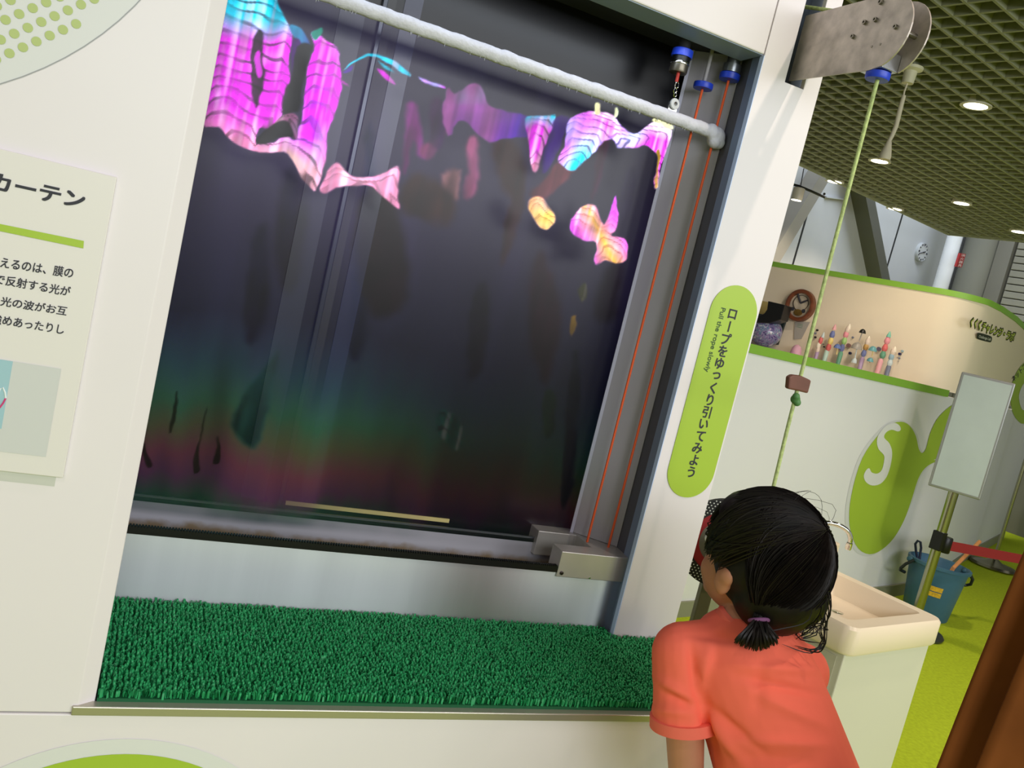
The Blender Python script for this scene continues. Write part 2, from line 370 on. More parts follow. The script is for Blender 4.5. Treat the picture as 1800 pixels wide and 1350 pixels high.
# ------------------------------------------------------------------ things on the niche shelf
nN = np.array([-nid[1], nid[0], 0]);  nN = nN if nN[:2]@(EYE[:2]-NI[0]) > 0 else -nN
dN = nN[:2]@NI[0]
def nw(px, py, off=0.0): return on(px, py, nN, dN+off)
def nscale(px, py): return ((nw(px, py)-EYE)@WX)/F
wood = mat('clock_wood', '6b3a22', .35, noise=.3, nscale=30)
ck = thing('oval_wall_clock', 'brown wooden oval clock hanging on the cream niche wall', 'clock', nw(1410, 538))
U3 = np.array([0, 0, 1.]); H3 = np.cross(U3, nN); H3 /= np.linalg.norm(H3)
def disc(mb, c, rx, rz, d0, d1, seg=32, hole=None):
    c = np.array(c)
    ring = lambda k, sx: [c+nN*k+H3*rx*sx*math.cos(2*PI*i/seg)+U3*rz*sx*math.sin(2*PI*i/seg) for i in range(seg)]
    if hole is None: mb.prism(ring(d0, 1), nN*(d1-d0))
    else:
        vs = ring(d0, 1)+ring(d1, 1)+ring(d1, hole)+ring(d0, hole); fs = []
        for j in range(4):
            for i in range(seg): fs.append((j*seg+i, j*seg+(i+1) % seg, ((j+1) % 4)*seg+(i+1) % seg, ((j+1) % 4)*seg+i))
        mb.add(vs, fs)
    return mb
c0 = nw(1410, 538); k0 = nscale(1410, 538)
e0 = abs((nw(1434, 543)-nw(1386, 532))@H3)/2; z0 = abs((nw(1416, 510)-nw(1404, 566))[2])/2
disc(MB(), c0, e0, z0, 0, .05, hole=.76).build('rim', wood, ck, bevel=.008)
disc(MB(), c0, e0*.79, z0*.79, 0, .025).build('face', mat('clock_face', 'b7ac98', .5, noise=.25, nscale=25), ck)
disc(MB(), c0+U3*z0*.15, e0*.55, z0*.5, .025, .03, hole=.93).build('dial_ring', mat('dial_ring', '4d4438', .4), ck)
for ang, L in ((.5, .38), (2.2, .5)):
    d = H3*math.cos(ang)*e0*L*1.3+U3*math.sin(ang)*z0*L*1.3; cc = c0+U3*z0*.15+nN*.031
    MB().tube([cc, cc+d], .006, 6).build('hand', INK, ck)
disc(MB(), c0-U3*z0*.45, e0*.28, z0*.2, .025, .034).build('pendulum', mat('brass', 'b08d4a', .3, .8), ck)
for sx in (-.45, .35): disc(MB(), c0-U3*z0*.3+H3*e0*sx, e0*.1, z0*.12, .025, .036).build('ornament', INK, ck)
lc = thing('caption_card', 'small dark green label card below the oval wooden clock', 'card', nw(1407, 573))
g = [nw(a, b, .006) for a, b in ((1398.5, 577), (1411, 580), (1413.5, 569), (1402, 567))]
MB().prism(g, -nN*.005).build('panel', mat('card_green', '2f5a45', .5), lc)
for t in (.3, .55, .8):
    a = g[0]+(g[3]-g[0])*t; b = g[1]+(g[2]-g[1])*t
    MB().tube([a+(b-a)*.12+nN*.001, a+(b-a)*.88+nN*.001], .003, 4).build('rule', mat('rule_pale', '7fa08a', .5), lc)
pk = thing('pink_dome', 'pale pink half dome on the shelf under the oval clock', 'ornament', nw(1402, 608, .06))
b0 = nw(1401, 612, .08); b0[2] = ZL-.004; kk = nscale(1401, 610)
MB().lathe([(9.5*kk, 0), (9.3*kk, 5*kk), (8.3*kk, 10*kk), (6*kk, 14.5*kk), (3*kk, 17*kk), (0, 17.6*kk)], b0).build('dome', mat('dome_pink', 'd5a3b4', .5), pk, True)
sp = thing('niche_lamp_cone', 'grey translucent funnel between the green card and pink dome', 'ornament', nw(1405, 590, .0))
vs = [nw(a, b, .004) for a, b in ((1397.5, 566), (1424, 566), (1409, 596), (1396, 596))]
MB().prism(vs, nN*.004).build('panel', mat('funnel_grey', 'a9a49a', .5), sp)
# black hooded globe at the left end
gl = thing('marbled_globe', 'blue and purple marbled globe in black box at the niche left end', 'globe', nw(1345, 585, .2))
cg = nw(1347, 584, .14); kg = ((cg-EYE)@WX)/F
marb = bpy.data.materials.new('marbled_glass'); marb.use_nodes = True; t = marb.node_tree
n = t.nodes.new('ShaderNodeTexNoise'); n.inputs['Scale'].default_value = 6; n.inputs['Distortion'].default_value = 1.4; n.inputs['Detail'].default_value = 3
r = t.nodes.new('ShaderNodeValToRGB'); r.color_ramp.elements[0].color = lin('2a2650'); r.color_ramp.elements[1].color = lin('c9b7bd')
for ps, c in ((.38, '4f4a7c'), (.47, '8e7ea2'), (.54, '3f6a86'), (.6, 'a6a9b4')): r.color_ramp.elements.new(ps).color = lin(c)
r.color_ramp.elements[0].position = .3; r.color_ramp.elements[-1].position = .72
t.links.new(n.outputs[0], r.inputs[0]); t.links.new(r.outputs[0], t.nodes['Principled BSDF'].inputs['Base Color']); t.nodes['Principled BSDF'].inputs['Roughness'].default_value = .15
cg[2] = ZL+25.5*kg
MB().ell(cg, 27*kg, 27*kg, 27*kg, seg=28, rings=18).build('ball', marb, gl, True)
hood = [nw(a, b, .24) for a, b in ((1329, 567), (1332, 556), (1343, 551), (1348, 544), (1350, 529), (1379.5, 536), (1372, 562), (1352, 568))]
MB().prism(hood, -nN*.10).build('hood', mat('hood_black', '0b0c0e', .3), gl, bevel=.004)
bx = [nw(a, b, .04) for a, b in ((1318, 598), (1366, 606), (1381, 562), (1334, 551))]
MB().prism(bx, -nN*.02).build('back_plate', mat('plate_dark', '1c2a2c', .4), gl)
yb = thing('yellow_panel', 'mustard yellow panel behind the black hooded globe', 'panel', nw(1335, 545, .01))
MB().prism([nw(a, b, .012) for a, b in ((1322, 560), (1350, 562), (1351, 531), (1330, 527))], -nN*.01).build('board', mat('mustard', 'b3a161', .6), yb)
# twisted towers and little parasols
def q(x, y): return 1425+x/10.286, 560+y/10.286
PALE = {'pink': 'e69aa0', 'blue': '4a5a9a', 'yellow': 'e5c860', 'red': 'd0484a', 'mint': 'a9cdbd', 'cream': 'f0e6cc', 'pale': 'dcc8b4', 'green': '86bb5e', 'dkgreen': '3f8a66', 'gold': 'b98a3c', 'purple': 'a083ad', 'teal': '5cb298', 'rose': 'e37f8e', 'ice': 'b9cdd0', 'sky': '7fa5b5', 'navy': '2c2f55', 'slate': '55607a', 'maroon': '6d4548', 'grey': '8a867c', 'dusk': '463f66', 'black': '1f1f1c', 'bluedome': '3c5aa0', 'tealdome': '3f8e98'}
def pm(n):
    h = PALE[n]; k = .22 if n not in ('black', 'navy') else 0
    return mat('toy_'+n, ''.join('%02x' % int(int(h[i:i+2], 16)*(1-k)+c*k) for i, c in ((0, 236), (2, 224), (4, 210))), .35)
def tower(label, beads, wid=3.4):
    wid *= 1.25
    xs = [q(*b[1]) for b in beads]; base = nw(*xs[-1], .07)
    th = thing('bead_tower', label, 'toy tower', (base[0], base[1], ZL-.006), 'bead towers on the niche shelf')
    for i, (c, p) in enumerate(beads):
        P = nw(*q(*p), .07); k = nscale(*q(*p)); h = 5.4*k
        if i == 0: MB().lathe([(wid*.85*k, -h), (wid*.7*k, -h*.3), (wid*.35*k, h*.5), (0, h)], P, seg=12).build('tip', pm(c), th, True)
        elif i == len(beads)-1: MB().lathe([(wid*.9*k, ZL-.006-P[2]), (wid*.95*k, h*.3), (wid*.6*k, h)], P, seg=12).build('foot', pm(c), th, True)
        else: MB().lathe([(wid*.55*k, -h*1.2), (wid*k, -h*.6), (wid*1.05*k, h*.2), (wid*.6*k, h*1.2)], P, seg=12).build('bead', pm(c), th, True)
    a = nw(*q(*beads[0][1]), .07); MB().tube([a, (base[0], base[1], ZL-.005)], .004, 6).build('rod', pm('cream'), th)
tower('short bead tower with red middle bead, first from the left', [('ice', (230, 290)), ('red', (182, 395)), ('cream', (142, 480)), ('pale', (128, 570)), ('purple', (122, 600))], 2.8)
tower('pink topped bead tower with blue and yellow beads', [('pink', (437, 150)), ('blue', (392, 290)), ('yellow', (362, 405)), ('red', (322, 520)), ('mint', (285, 620))])
tower('cream tipped bead tower with pink and green beads', [('cream', (700, 135)), ('pale', (672, 200)), ('rose', (640, 285)), ('green', (608, 405)), ('blue', (568, 530)), ('dkgreen', (538, 650))])
tower('cream tipped bead tower with gold and blue beads', [('cream', (1050, 355)), ('pale', (1030, 420)), ('gold', (1000, 510)), ('blue', (962, 625)), ('purple', (928, 750))])
tower('teal topped bead tower with two red beads', [('teal', (1422, 280)), ('rose', (1385, 400)), ('red', (1342, 530)), ('dkgreen', (1305, 655)), ('pink', (1260, 780))], 3.8)
tower('icy pale blue bead tower, last on the right', [('cream', (1522, 545)), ('pale', (1492, 600)), ('sky', (1460, 690)), ('ice', (1432, 800)), ('slate', (1407, 890))], 3.6)
def parasol(label, c, top, base, rad, stem, foot=None):
    P = nw(*q(*top), .11); k = nscale(*q(*top)); R_ = rad/10.286*k
    Bp = nw(*q(*base), .11)
    th = thing('toy_parasol', label, 'toy parasol', (P[0], P[1], Bp[2]), 'little parasols in the niche')
    MB().lathe([(R_, -R_*.75), (R_*.95, -R_*.4), (R_*.75, .1*R_), (R_*.4, R_*.42), (0, R_*.55), (0, R_*.46), (R_*.66, .05*R_), (R_*.88, -R_*.6)], P, seg=16).build('canopy', pm(c), th, True)
    MB().tube([P+np.array([0, 0, R_*.55]), Bp], .0035, 6).build('stem', pm(stem), th)
    if foot: MB().lathe([(R_*.5, -.02), (R_*.42, 0), (.004, R_*.35)], Bp, seg=12).build('foot', pm(foot), th, True)
    for s_ in (-1, 1):
        a = P+H3*R_*.9*s_-U3*R_*.4; MB().ell(a-U3*R_*.1, R_*.16, seg=8, rings=6).build('tassel', pm(c), th, True)
parasol('blue toy parasol on a yellow stem', 'bluedome', (490, 490), (470, 650), 64, 'yellow')
parasol('largest toy parasol, smoky grey with a pale foot', 'grey', (842, 480), (795, 745), 98, 'ice', 'ice')
parasol('black toy parasol raised highest on a thin stem', 'black', (945, 220), (880, 400), 60, 'grey')
parasol('upper teal toy parasol with a yellow stem', 'tealdome', (1132, 535), (1112, 680), 72, 'yellow')
parasol('lower teal toy parasol standing low on the shelf', 'tealdome', (1082, 735), (1066, 800), 58, 'gold')
DOTS = [(127, 212, 18, 'black'), (92, 270, 16, 'slate'), (92, 340, 18, 'black'), (250, 513, 12, 'black'), (235, 465, 13, 'grey'), (770, 343, 18, 'slate'), (1665, 590, 20, 'sky'), (1610, 717, 15, 'slate'), (1592, 778, 9, 'grey'), (1240, 857, 14, 'grey')]
DL = ['black dot at the top of the three left of the bead towers', 'grey blue dot between two black ones left of the bead towers', 'lower black dot of the three left of the bead towers', 'tiny black dot between the first two bead towers', 'tiny grey dot above the black one between the first bead towers', 'grey blue dot high above the maroon dot', 'pale blue dot above the navy dot at the right', 'grey blue dot under the navy dot at the right', 'smallest grey dot, lowest at the right end', 'small grey dot by the foot of the teal topped tower']
for (x, y, r_, c), dl in zip(DOTS, DL):
    o = disc(MB(), nw(*q(x, y)), r_/10.286*nscale(*q(x, y)), r_/10.286*nscale(*q(x, y)), 0, .012, 14).build('wall_dot', pm(c))
    tag(o, dl, 'wall dot', 'tiny dots on the niche wall')
for x, y, r_, c, l in ((695, 490, 38, 'maroon', 'maroon round dot left of the grey toy parasol'), (722, 628, 25, 'navy', 'navy round dot low below the maroon one'), (1240, 553, 38, 'dusk', 'large dusky purple round dot beside the upper teal parasol'), (1620, 643, 25, 'navy', 'navy round dot right of the icy blue bead tower')):
    o = disc(MB(), nw(*q(x, y)), r_/10.286*nscale(*q(x, y)), r_/10.286*nscale(*q(x, y)), 0, .014, 18).build('wall_dot', pm(c)); tag(o, l, 'wall dot')
spot('niche_spot', tuple(nw(1560, 430, .9)), 6, WARM, 1.9, .8, .03, tuple(nw(1530, 580)))

# ------------------------------------------------------------------ wall clock on the grey wall
wc = thing('wall_clock', 'round pale clock with dark hands on the grey concrete wall', 'clock', wallpt(1617, 443))
c0 = wallpt(1617, 443); rc = 16.5*((c0-EYE)@WX)/F; ax3 = -np.array(nB)
MB().lathe([(rc, 0), (rc, .03), (rc*.95, .035), (rc*.94, .03)], c0, ax3, 32).build('rim', mat('clock_rim', 'a6abaf', .4), wc, True)
MB().lathe([(rc*.94, .0), (rc*.94, .031)], c0, ax3, 32).build('face', mat('clock_white', 'c0c4c8', .5), wc)
hx = np.cross(ax3, U3); hx = -hx/np.linalg.norm(hx)
def pol(a, r_, d=.034): return c0+ax3*d+hx*math.sin(a)*r_+U3*math.cos(a)*r_
hx = np.array([*A2, 0])
for k in range(12):
    a = k*PI/6; MB().tube([pol(a, rc*.72), pol(a, rc*.86)], rc*(.05 if k % 3 else .085), 6).build('hour_mark', INK, wc)
for a, L, w_ in ((1.25, .45, .06), (4.35, .75, .035)): MB().tube([c0+ax3*.036, pol(a, rc*L, .036)], rc*w_, 6).build('hand', INK, wc)

# ------------------------------------------------------------------ lights in the ceiling
rim_m = mat('downlight_rim', 'c9c4b4', .4); lens_m = mat('downlight_lens', 'fff3dc', .4, emit=9)
LAB = ['downlight nearest the camera, at the right of the grille ceiling', 'downlight in the grille ceiling just beyond the hanging pull cord', 'downlight in the middle of the far grille ceiling', 'downlight by the ceiling edge above the dark slanting brace', 'downlight by the ceiling edge left of the round wall clock', 'downlight at the far right before the shutter']
for (px, py), lab in zip(((1715, 187), (1546, 284), (1690, 358), (1467, 320), (1573, 368), (1791, 408)), LAB):
    c = oz(px, py, 2.695); th = thing('downlight', lab, 'ceiling light', c, 'downlights in the grille ceiling')
    MB().lathe([(.062, .0), (.075, .0), (.075, .006), (.062, .10), (.058, .10)], c, seg=24).build('rim', rim_m, th, True)
    MB().lathe([(.060, .004), (.056, .0), (0, -.004)], c, seg=24).build('lens', lens_m, th, True)
    spot('downlight_lamp', (c[0], c[1], 2.675), 55, WARM)
# track spotlight near the pillar
ts = thing('track_spotlight', 'cylindrical spotlight on a black ceiling track beside the pillar', 'spotlight', dw(1400, 338, 6.2))
p = dw(1403, 330, 6.2); k = 6.2/F
MB().lathe([(9.5*k, 0), (10*k, .02), (10*k, 21*k), (8*k, 22*k)], dw(1399.5, 352, 6.2), seg=24).build('can', mat('can_grey', 'b3ada0', .4), ts, True)
MB().lathe([(8.6*k, 0), (0, -.003)], dw(1399.5, 352, 6.2), seg=24).build('lens', lens_m, ts)
MB().tube([dw(1385, 322, 6.2), dw(1404, 327, 6.2), dw(1428, 337, 6.2), dw(1450, 347, 6.2)], 2.2*k, 8).build('track', RUBBER, ts)
MB().tube([dw(1407, 329, 6.2), dw(1413, 296, 6.2)], .8*k, 6).build('hanger', RUBBER, ts)
MB().ell(dw(1449, 341, 6.2), 2.2*k).build('end_stop', RUBBER, ts)
# hanging pull cord
c = oz(1603, 118, 2.69); th = thing('hanging_pull_switch', 'cream pull cord with a bell shaped grip hanging from the ceiling', 'switch', c)
cordm = mat('cord_cream', 'cfc6b0', .6); X_, Y_ = c[0], c[1]
MB().lathe([(.0, -.075), (.026, -.075), (.03, -.02), (.05, -.012), (.052, 0)], c, seg=20).build('rosette', mat('rosette_cream', 'ccc7ad', .5), th, True)
MB().tube([(X_, Y_, 2.62), (X_-.004, Y_, 2.575), (X_, Y_, 2.55)], .004, 8).build('thin_cord', cordm, th)
MB().tube([(X_, Y_, 2.56), (X_, Y_, 2.5), (X_+.004, Y_, 2.42), (X_-.004, Y_, 2.37), (X_-.012, Y_, 2.345)], [.009, .011, .011, .010, .009], 10).build('sleeve', cordm, th, True)
e0_ = np.array((X_-.01, Y_, 2.35)); d_ = np.array((-.005, 0, -1.))
MB().lathe([(.008, 0), (.012, .01), (.014, .02), (.022, .05), (.027, .075), (.026, .09), (.0, .092)], e0_, d_, 18).build('grip', cordm, th, True)

# ------------------------------------------------------------------ the soap film exhibit
YS, ZS, YP, YF = 1.15, .631, 1.43, 1.52
XP0, XP1 = .985, 1.131
ex = thing('soap_film_exhibit', 'white science exhibit cabinet with a tall window and steel trough', 'exhibit', (.4, 1.4, 0))
MB().box((-1.7, YS, 0), (1.131, 1.80, ZS-.012)).build('lower_panel', WHITE, ex, bevel=.002)
MB().box((-1.7, YS+.006, ZS-.0125), (-.002, 1.3, ZS-.0095)).build('panel_joint', INK, ex)
MB().foot([(-1.7, YS), (.0065, YS), (.026, YS+.0125), (.026, 1.80), (-1.7, 1.80)], ZS-.0095, 2.5).build('left_panel', WHITE, ex, bevel=.0012)
MB().box((.03, YP, 1.836), (XP0-.002, 1.505, 2.5)).build('top_beam', WHITE, ex, bevel=.0025)
MB().box((.03, YP+.004, 1.8345), (XP0-.002, 1.504, 1.8362)).build('soffit_cool_light_strip', mat('soffit_cool_light_tint', '8f9cb4', .4), ex)  # grey-blue colour stands in for cool light on the beam's underside
MB().box((.027, 1.505, 1.852), (1.055, 1.80, 1.87)).build('inner_ceiling', DARK, ex)
# pillar with the slot the bracket passes through
SX0, SX1, SZ0, SZ1 = 1.046, 1.093, 1.803, 2.14
zb = ZS
MB().prism([(x, YP, z) for x, z in ((XP0, zb), (XP1, zb), (XP1, 2.5), (SX1, 2.5), (SX1, SZ0), (SX0, SZ0), (SX0, 2.5), (XP0, 2.5))], (0, .012, 0)).build('pillar', WHITE, ex, bevel=.0012)
MB().box((SX0-.004, YP+.0125, SZ0-.004), (SX1+.004, YP+.05, SZ0)).box((SX0-.004, YP+.05, SZ0), (SX1+.004, YP+.053, SZ1)).build('slot_lining', mat('slot_dark', '3a4250', .6), ex)
MB().box((XP0-.0016, YP-.0004, zb), (XP0-.0002, YP+.0118, 1.834)).build('pillar_edge_light_strip', mat('edge_cool_light', 'c9dcff', .3), ex)  # pale blue paints the cool light catching the pillar's edge
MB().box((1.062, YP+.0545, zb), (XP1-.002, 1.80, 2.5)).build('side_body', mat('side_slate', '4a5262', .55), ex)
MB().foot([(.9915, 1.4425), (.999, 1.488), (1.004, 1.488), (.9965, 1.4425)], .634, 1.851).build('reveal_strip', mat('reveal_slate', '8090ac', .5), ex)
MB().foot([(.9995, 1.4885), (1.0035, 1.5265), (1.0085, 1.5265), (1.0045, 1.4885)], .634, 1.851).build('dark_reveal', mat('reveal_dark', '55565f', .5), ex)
# grey guide board behind the ropes
gb = MB().foot([(.925, 1.600), (1.003, 1.527), (1.0085, 1.533), (.932, 1.606)], .803, 1.852)
gb.build('guide_board', mat('guide_grey', '9a979b', .5, noise=.05, nscale=4), ex)
MB().foot([(.9225, 1.5985), (.9275, 1.5935), (.9335, 1.6075), (.9275, 1.6085)], .79, 1.852).build('board_edge', mat('board_edge', 'c4c4d6', .35), ex)
# black back panel with its joint rod
MB().box((.028, 1.622, .76), (1.06, 1.64, 1.852)).build('back_panel', BLACK, ex)
p, q_ = oy(672, 40, 1.618), oy(515, 770, 1.618)
xr = (p[0]+q_[0])/2
MB().box((xr-.006, 1.612, .785), (xr+.004, 1.6215, 1.85)).build('joint_rod', mat('rod_black', '3a3d44', .22, .6), ex, bevel=.002)
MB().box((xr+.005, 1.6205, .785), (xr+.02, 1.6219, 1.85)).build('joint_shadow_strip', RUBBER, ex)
MB().box((xr-.075, 1.6203, .79), (xr-.030, 1.6218, 1.85)).build('back_reflection', mat('reflection_slate', '23262e', .3), ex)  # painted strip: room reflection in the glossy black panel
MB().box((xr+.035, 1.6203, .79), (xr+.068, 1.6218, 1.85)).build('back_reflection', mat('reflection_blue', '20243a', .25), ex)  # second painted reflection, bluer, on the other side of the rod
stain = mat('stained_steel', 'b9b8c2', .42, .35); t = stain.node_tree
tc = t.nodes.new('ShaderNodeTexCoord'); sx_ = t.nodes.new('ShaderNodeSeparateXYZ'); nt = t.nodes.new('ShaderNodeTexNoise'); nt.inputs['Scale'].default_value = 26; nt.inputs['Detail'].default_value = 6
mr = t.nodes.new('ShaderNodeMapRange'); mr.inputs[1].default_value = .695; mr.inputs[2].default_value = .77
ad = t.nodes.new('ShaderNodeMath'); ad.operation = 'MULTIPLY_ADD'; ad.inputs[1].default_value = .5; rp_ = t.nodes.new('ShaderNodeValToRGB')
t.links.new(tc.outputs['Object'], sx_.inputs[0]); t.links.new(tc.outputs['Object'], nt.inputs['Vector']); t.links.new(sx_.outputs[2], mr.inputs[0]); t.links.new(nt.outputs[0], ad.inputs[0]); t.links.new(mr.outputs[0], ad.inputs[2]); t.links.new(ad.outputs[0], rp_.inputs[0])
rp_.color_ramp.elements[0].position = .45; rp_.color_ramp.elements[0].color = lin('8f7250'); rp_.color_ramp.elements[1].position = .85; rp_.color_ramp.elements[1].color = lin('c3c2cc')
rp_.color_ramp.elements.new(.66).color = lin('a08c72'); t.links.new(rp_.outputs[0], t.nodes['Principled BSDF'].inputs['Base Color'])
# trough: front plate, walls, lips, liquid
MB().box((.028, 1.466, ZS), (1.061, 1.4685, .757)).build('front_plate', STEEL, ex)
MB().box((.028, 1.596, .66), (1.05, 1.6, .770)).build('trough_back', stain, ex)
MB().box((.028, 1.469, .66), (1.05, 1.5955, .664)).build('trough_floor', STEEL_WORN, ex)
MB().box((.029, 1.4695, .664), (1.05, 1.5955, .694)).build('soap_liquid', mat('soap_liquid', '6e563c', .06, trans=.3), ex)
lip = MB().box((.028, 1.4625, .757), (.838, 1.4725, .769))
for k in range(170): x = .03+k*.00475; lip.box((x, 1.4622, .7685), (x+.003, 1.4728, .7712))
lip.build('front_lip', RUBBER, ex)
lip = MB().box((.028, 1.594, .770), (.925, 1.606, .782))
lip.build('back_lip', RUBBER, ex, bevel=.003)
MB().box((.028, 1.592, .782), (.925, 1.594, .7835)).build('lip_seam', mat('seam_grey', '55585c', .3), ex)
a, b = oy(500, 893, 1.618), oy(788, 921, 1.618)
MB().box((a[0], 1.6165, .786), (b[0], 1.6195, .794)).build('yellow_strip', mat('strip_yellow', 'd3c583', .5), ex)
# steel end block with a slot for the film
bl = MB().foot([(.838, 1.462), (1.061, 1.462), (1.061, 1.640), (.838, 1.640), (.838, 1.581), (.93, 1.581), (.93, 1.508), (.838, 1.508)], .748, .802)
bl.build('end_block', mat('block_steel', 'bdb8b2', .38, .5, noise=.06, nscale=14), ex, bevel=.0015)
MB().lathe([(.004, 0), (.004, .002), (.002, .0028)], (.848, 1.4618, .757), (0, -1, 0), 14).build('screw', mat('screw_dark', '3c3630', .3, .8), ex)
MB().lathe([(.0022, 0), (.0022, .0015)], (.915, 1.4618, .7515), (0, -1, 0), 10).build('screw', CHROME, ex)
MB().lathe([(.010, 0), (.010, .0012)], (.985, 1.583, .8015), (0, 0, 1), 16).build('rope_hole', RUBBER, ex)
# sill
MB().box((.0, YS-.004, ZS-.012), (1.131, YS+.012, ZS+.001)).build('sill_strip', mat('sill_steel', 'bdb8aa', .35, .7), ex, bevel=.0015)
MB().box((.026, YS+.012, ZS-.012), (1.131, 1.80, ZS)).build('sill_board', DARK, ex)
# printed circles
def circle3(a, b, c):
    A = np.array([[2*(b[0]-a[0]), 2*(b[2]-a[2])], [2*(c[0]-a[0]), 2*(c[2]-a[2])]])
    B = np.array([b[0]**2+b[2]**2-a[0]**2-a[2]**2, c[0]**2+c[2]**2-a[0]**2-a[2]**2]); o = np.linalg.solve(A, B)
    return o[0], o[1], math.hypot(a[0]-o[0], a[2]-o[1])
def flat_disc(cx, cz, r_, y, m, name, par, zmin=None, ring=None, seg=96):
    P = []
    for k in range(seg):
        th = 2*PI*k/seg; P.append((cx+r_*math.cos(th), y, cz+r_*math.sin(th)))
    mb = MB()
    if ring:
        Q = [(cx+(r_-ring)*math.cos(2*PI*k/seg), y, cz+(r_-ring)*math.sin(2*PI*k/seg)) for k in range(seg)]
        mb.add(P+Q, [(k, (k+1) % seg, seg+(k+1) % seg, seg+k) for k in range(seg)])
    else: mb.add(P, [tuple(range(seg))])
    return mb.build(name, m, par, fix=False)
cx, cz, cr = circle3(oy(0, 148, YS), oy(176, 63, YS), oy(247, 0, YS))
flat_disc(cx, cz, cr, YS-.0008, mat('print_grey', 'd9dad8', .42), 'printed_circle', ex)
flat_disc(cx, cz, cr+.0006, YS-.0012, mat('print_line', '9fa1a3', .5), 'circle_outline', ex, ring=.0012)
pa, pb, pc = (oy(x/3.971, y/3.971, YS) for x, y in ((256, 290), (349, 249), (290, 154)))
u_, v_ = pb-pa, pc-pa
dm = MB(); org = pa
for i in range(-8, 9):
    for j in range(0, 9):
        c = org+u_*i+v_*j-u_*(0 if True else 0)
        # the outermost row is the one nearest the circle's edge
        rr = math.hypot(c[0]-cx, c[2]-cz)
        if rr < cr-.022 and c[0] > -.42 and c[2] < 1.75:
            dm.add([(c[0]+.0052*math.cos(2*PI*k/14), YS-.0016, c[2]+.0052*math.sin(2*PI*k/14)) for k in range(14)], [tuple(range(14))])
dm.build('printed_dots', mat('print_dot', 'b3c27a', .5), ex, fix=False)
cx, cz, cr = circle3(oy(70, 1350, YS), oy(220, 1324.5, YS), oy(360, 1350, YS))
flat_disc(cx, cz, cr+.022, YS-.0008, mat('print_halo', 'dcdedb', .42), 'printed_halo', ex)
flat_disc(cx, cz, cr, YS-.0014, LIME, 'printed_circle', ex)

# capsule sign on the pillar
cs = thing('instruction_sign', 'lime green capsule sign with vertical dark lettering on the white pillar', 'sign', (1.07, YP, .96))
xa, xb = oy(1209, 690, YP)[0], oy(1293, 690, YP)[0]; zt_, zb_ = oy(1285, 498, YP)[2], oy(1205, 874, YP)[2]
rc_ = (xb-xa)/2; xm = (xa+xb)/2; P = []
for k in range(25): th = PI*k/24; P.append((xm+rc_*math.cos(th), YP-.0006, zt_-rc_+rc_*math.sin(th)))
for k in range(25): th = PI+PI*k/24; P.append((xm+rc_*math.cos(th), YP-.0006, zb_+rc_+rc_*math.sin(th)))
csp = MB().prism(P, (0, -.0012, 0)).build('panel', mat('sign_lime_print', 'a6c43f', .4), cs)
txt = 'ロープをゆっくり引いてみよう'; A_, B_ = oy(1286.5, 552, YP), oy(1214, 829, YP); hh = .0098
cpanel = csp
for k, ch in enumerate(txt):
    c = A_+(B_-A_)*k/(len(txt)-1); c[1] = YP-.0024
    em_char(ch, c, (1, 0, 0), (0, 0, 1), .0262, INK, cpanel, .020, ch == 'ー')
a, b = oy(1270, 541, YP), oy(1239.5, 653, YP); xm2 = (a[0]+b[0])/2
letters('Pull the rope slowly', (xm2-.0072, YP-.0024, a[2]), (xm2-.0072, YP-.0024, b[2]), (xm2+.0072, YP-.0024, a[2]), mat('ink_green', '3f5a34', .6), csp, bold=.012)

# information board on the left panel
ib = thing('information_board', 'white information board with Japanese text and lime rule on the left panel', 'sign', (-.25, YS, .94))
xr_, zt_, zb_ = -.058, oy(207, 312, YS-.006)[2], oy(109.5, 839.7, YS-.006)[2]
ibp = MB().box((-.55, YS-.007, zb_), (xr_, YS-.001, zt_)).build('board', mat('board_white', 'e2ded9', .4), ib, bevel=.001)
YB = YS-.0078
def ibt(body, bl, br, tl, bold, m=INK): letters(body, oy(*bl, YB), oy(*br, YB), oy(*tl, YB), m, ibp, bold=bold)
ibt('カーテン', (-19, 331), (145, 367), (-13, 303), .028)
ibt('えるのは、膜の', (0, 470), (127, 489), (3, 452), .014)
ibt('で反射する光が', (-10, 498), (122, 521), (-7, 481), .014)
ibt('光の波がお互', (0, 537), (116, 555), (3, 521), .014)
ibt('強めあったりし', (-16, 568), (111, 588), (-13, 551), .014)
MB().prism([oy(*p, YB) for p in ((-160, 373), (146.5, 436.5), (147.5, 423.5), (-160, 361))], (0, -.0004, 0)).build('rule', LIME, ib)
x1 = (oy(107, 650, YB)[0]+oy(81, 803, YB)[0])/2; zt2, zb2 = oy(105, 648, YB)[2], oy(80, 803, YB)[2]; xs = (oy(22, 637, YB)[0]+oy(2, 760, YB)[0])/2
MB().box((-.5, YB-.0003, zb2), (x1, YB, zt2)).build('diagram_field', mat('diagram_grey', 'cdcfcd', .45), ib)
MB().box((-.5, YB-.0008, zb2+.028), (xs, YB-.0004, zt2)).build('diagram_film', mat('diagram_blue', '9ec3cd', .45), ib)
for pts, m_ in (([(-6, 700), (0, 684), (5, 681), (9, 690), (10, 700)], mat('wave_white', 'dfe9ea', .5)), ([(-8, 722), (0, 716), (6, 708), (10, 700)], mat('wave_pink', 'd4427e', .5))):
    MB().tube([oy(*p, YB-.001) for p in pts], .0011, 6).build('wave', m_, ib)
ibt('内面', (4, 764), (23, 768), (5, 757), .004, mat('ink_blue', '6fa9bd', .6))
ibt('ン膜', (-2, 655), (15, 657), (-1, 648.5), .004, MATS['ink_blue'])
lb = thing('clear_plate', 'pale clear plate edge showing below the information board', 'sign backing', (-.25, YS, .92))
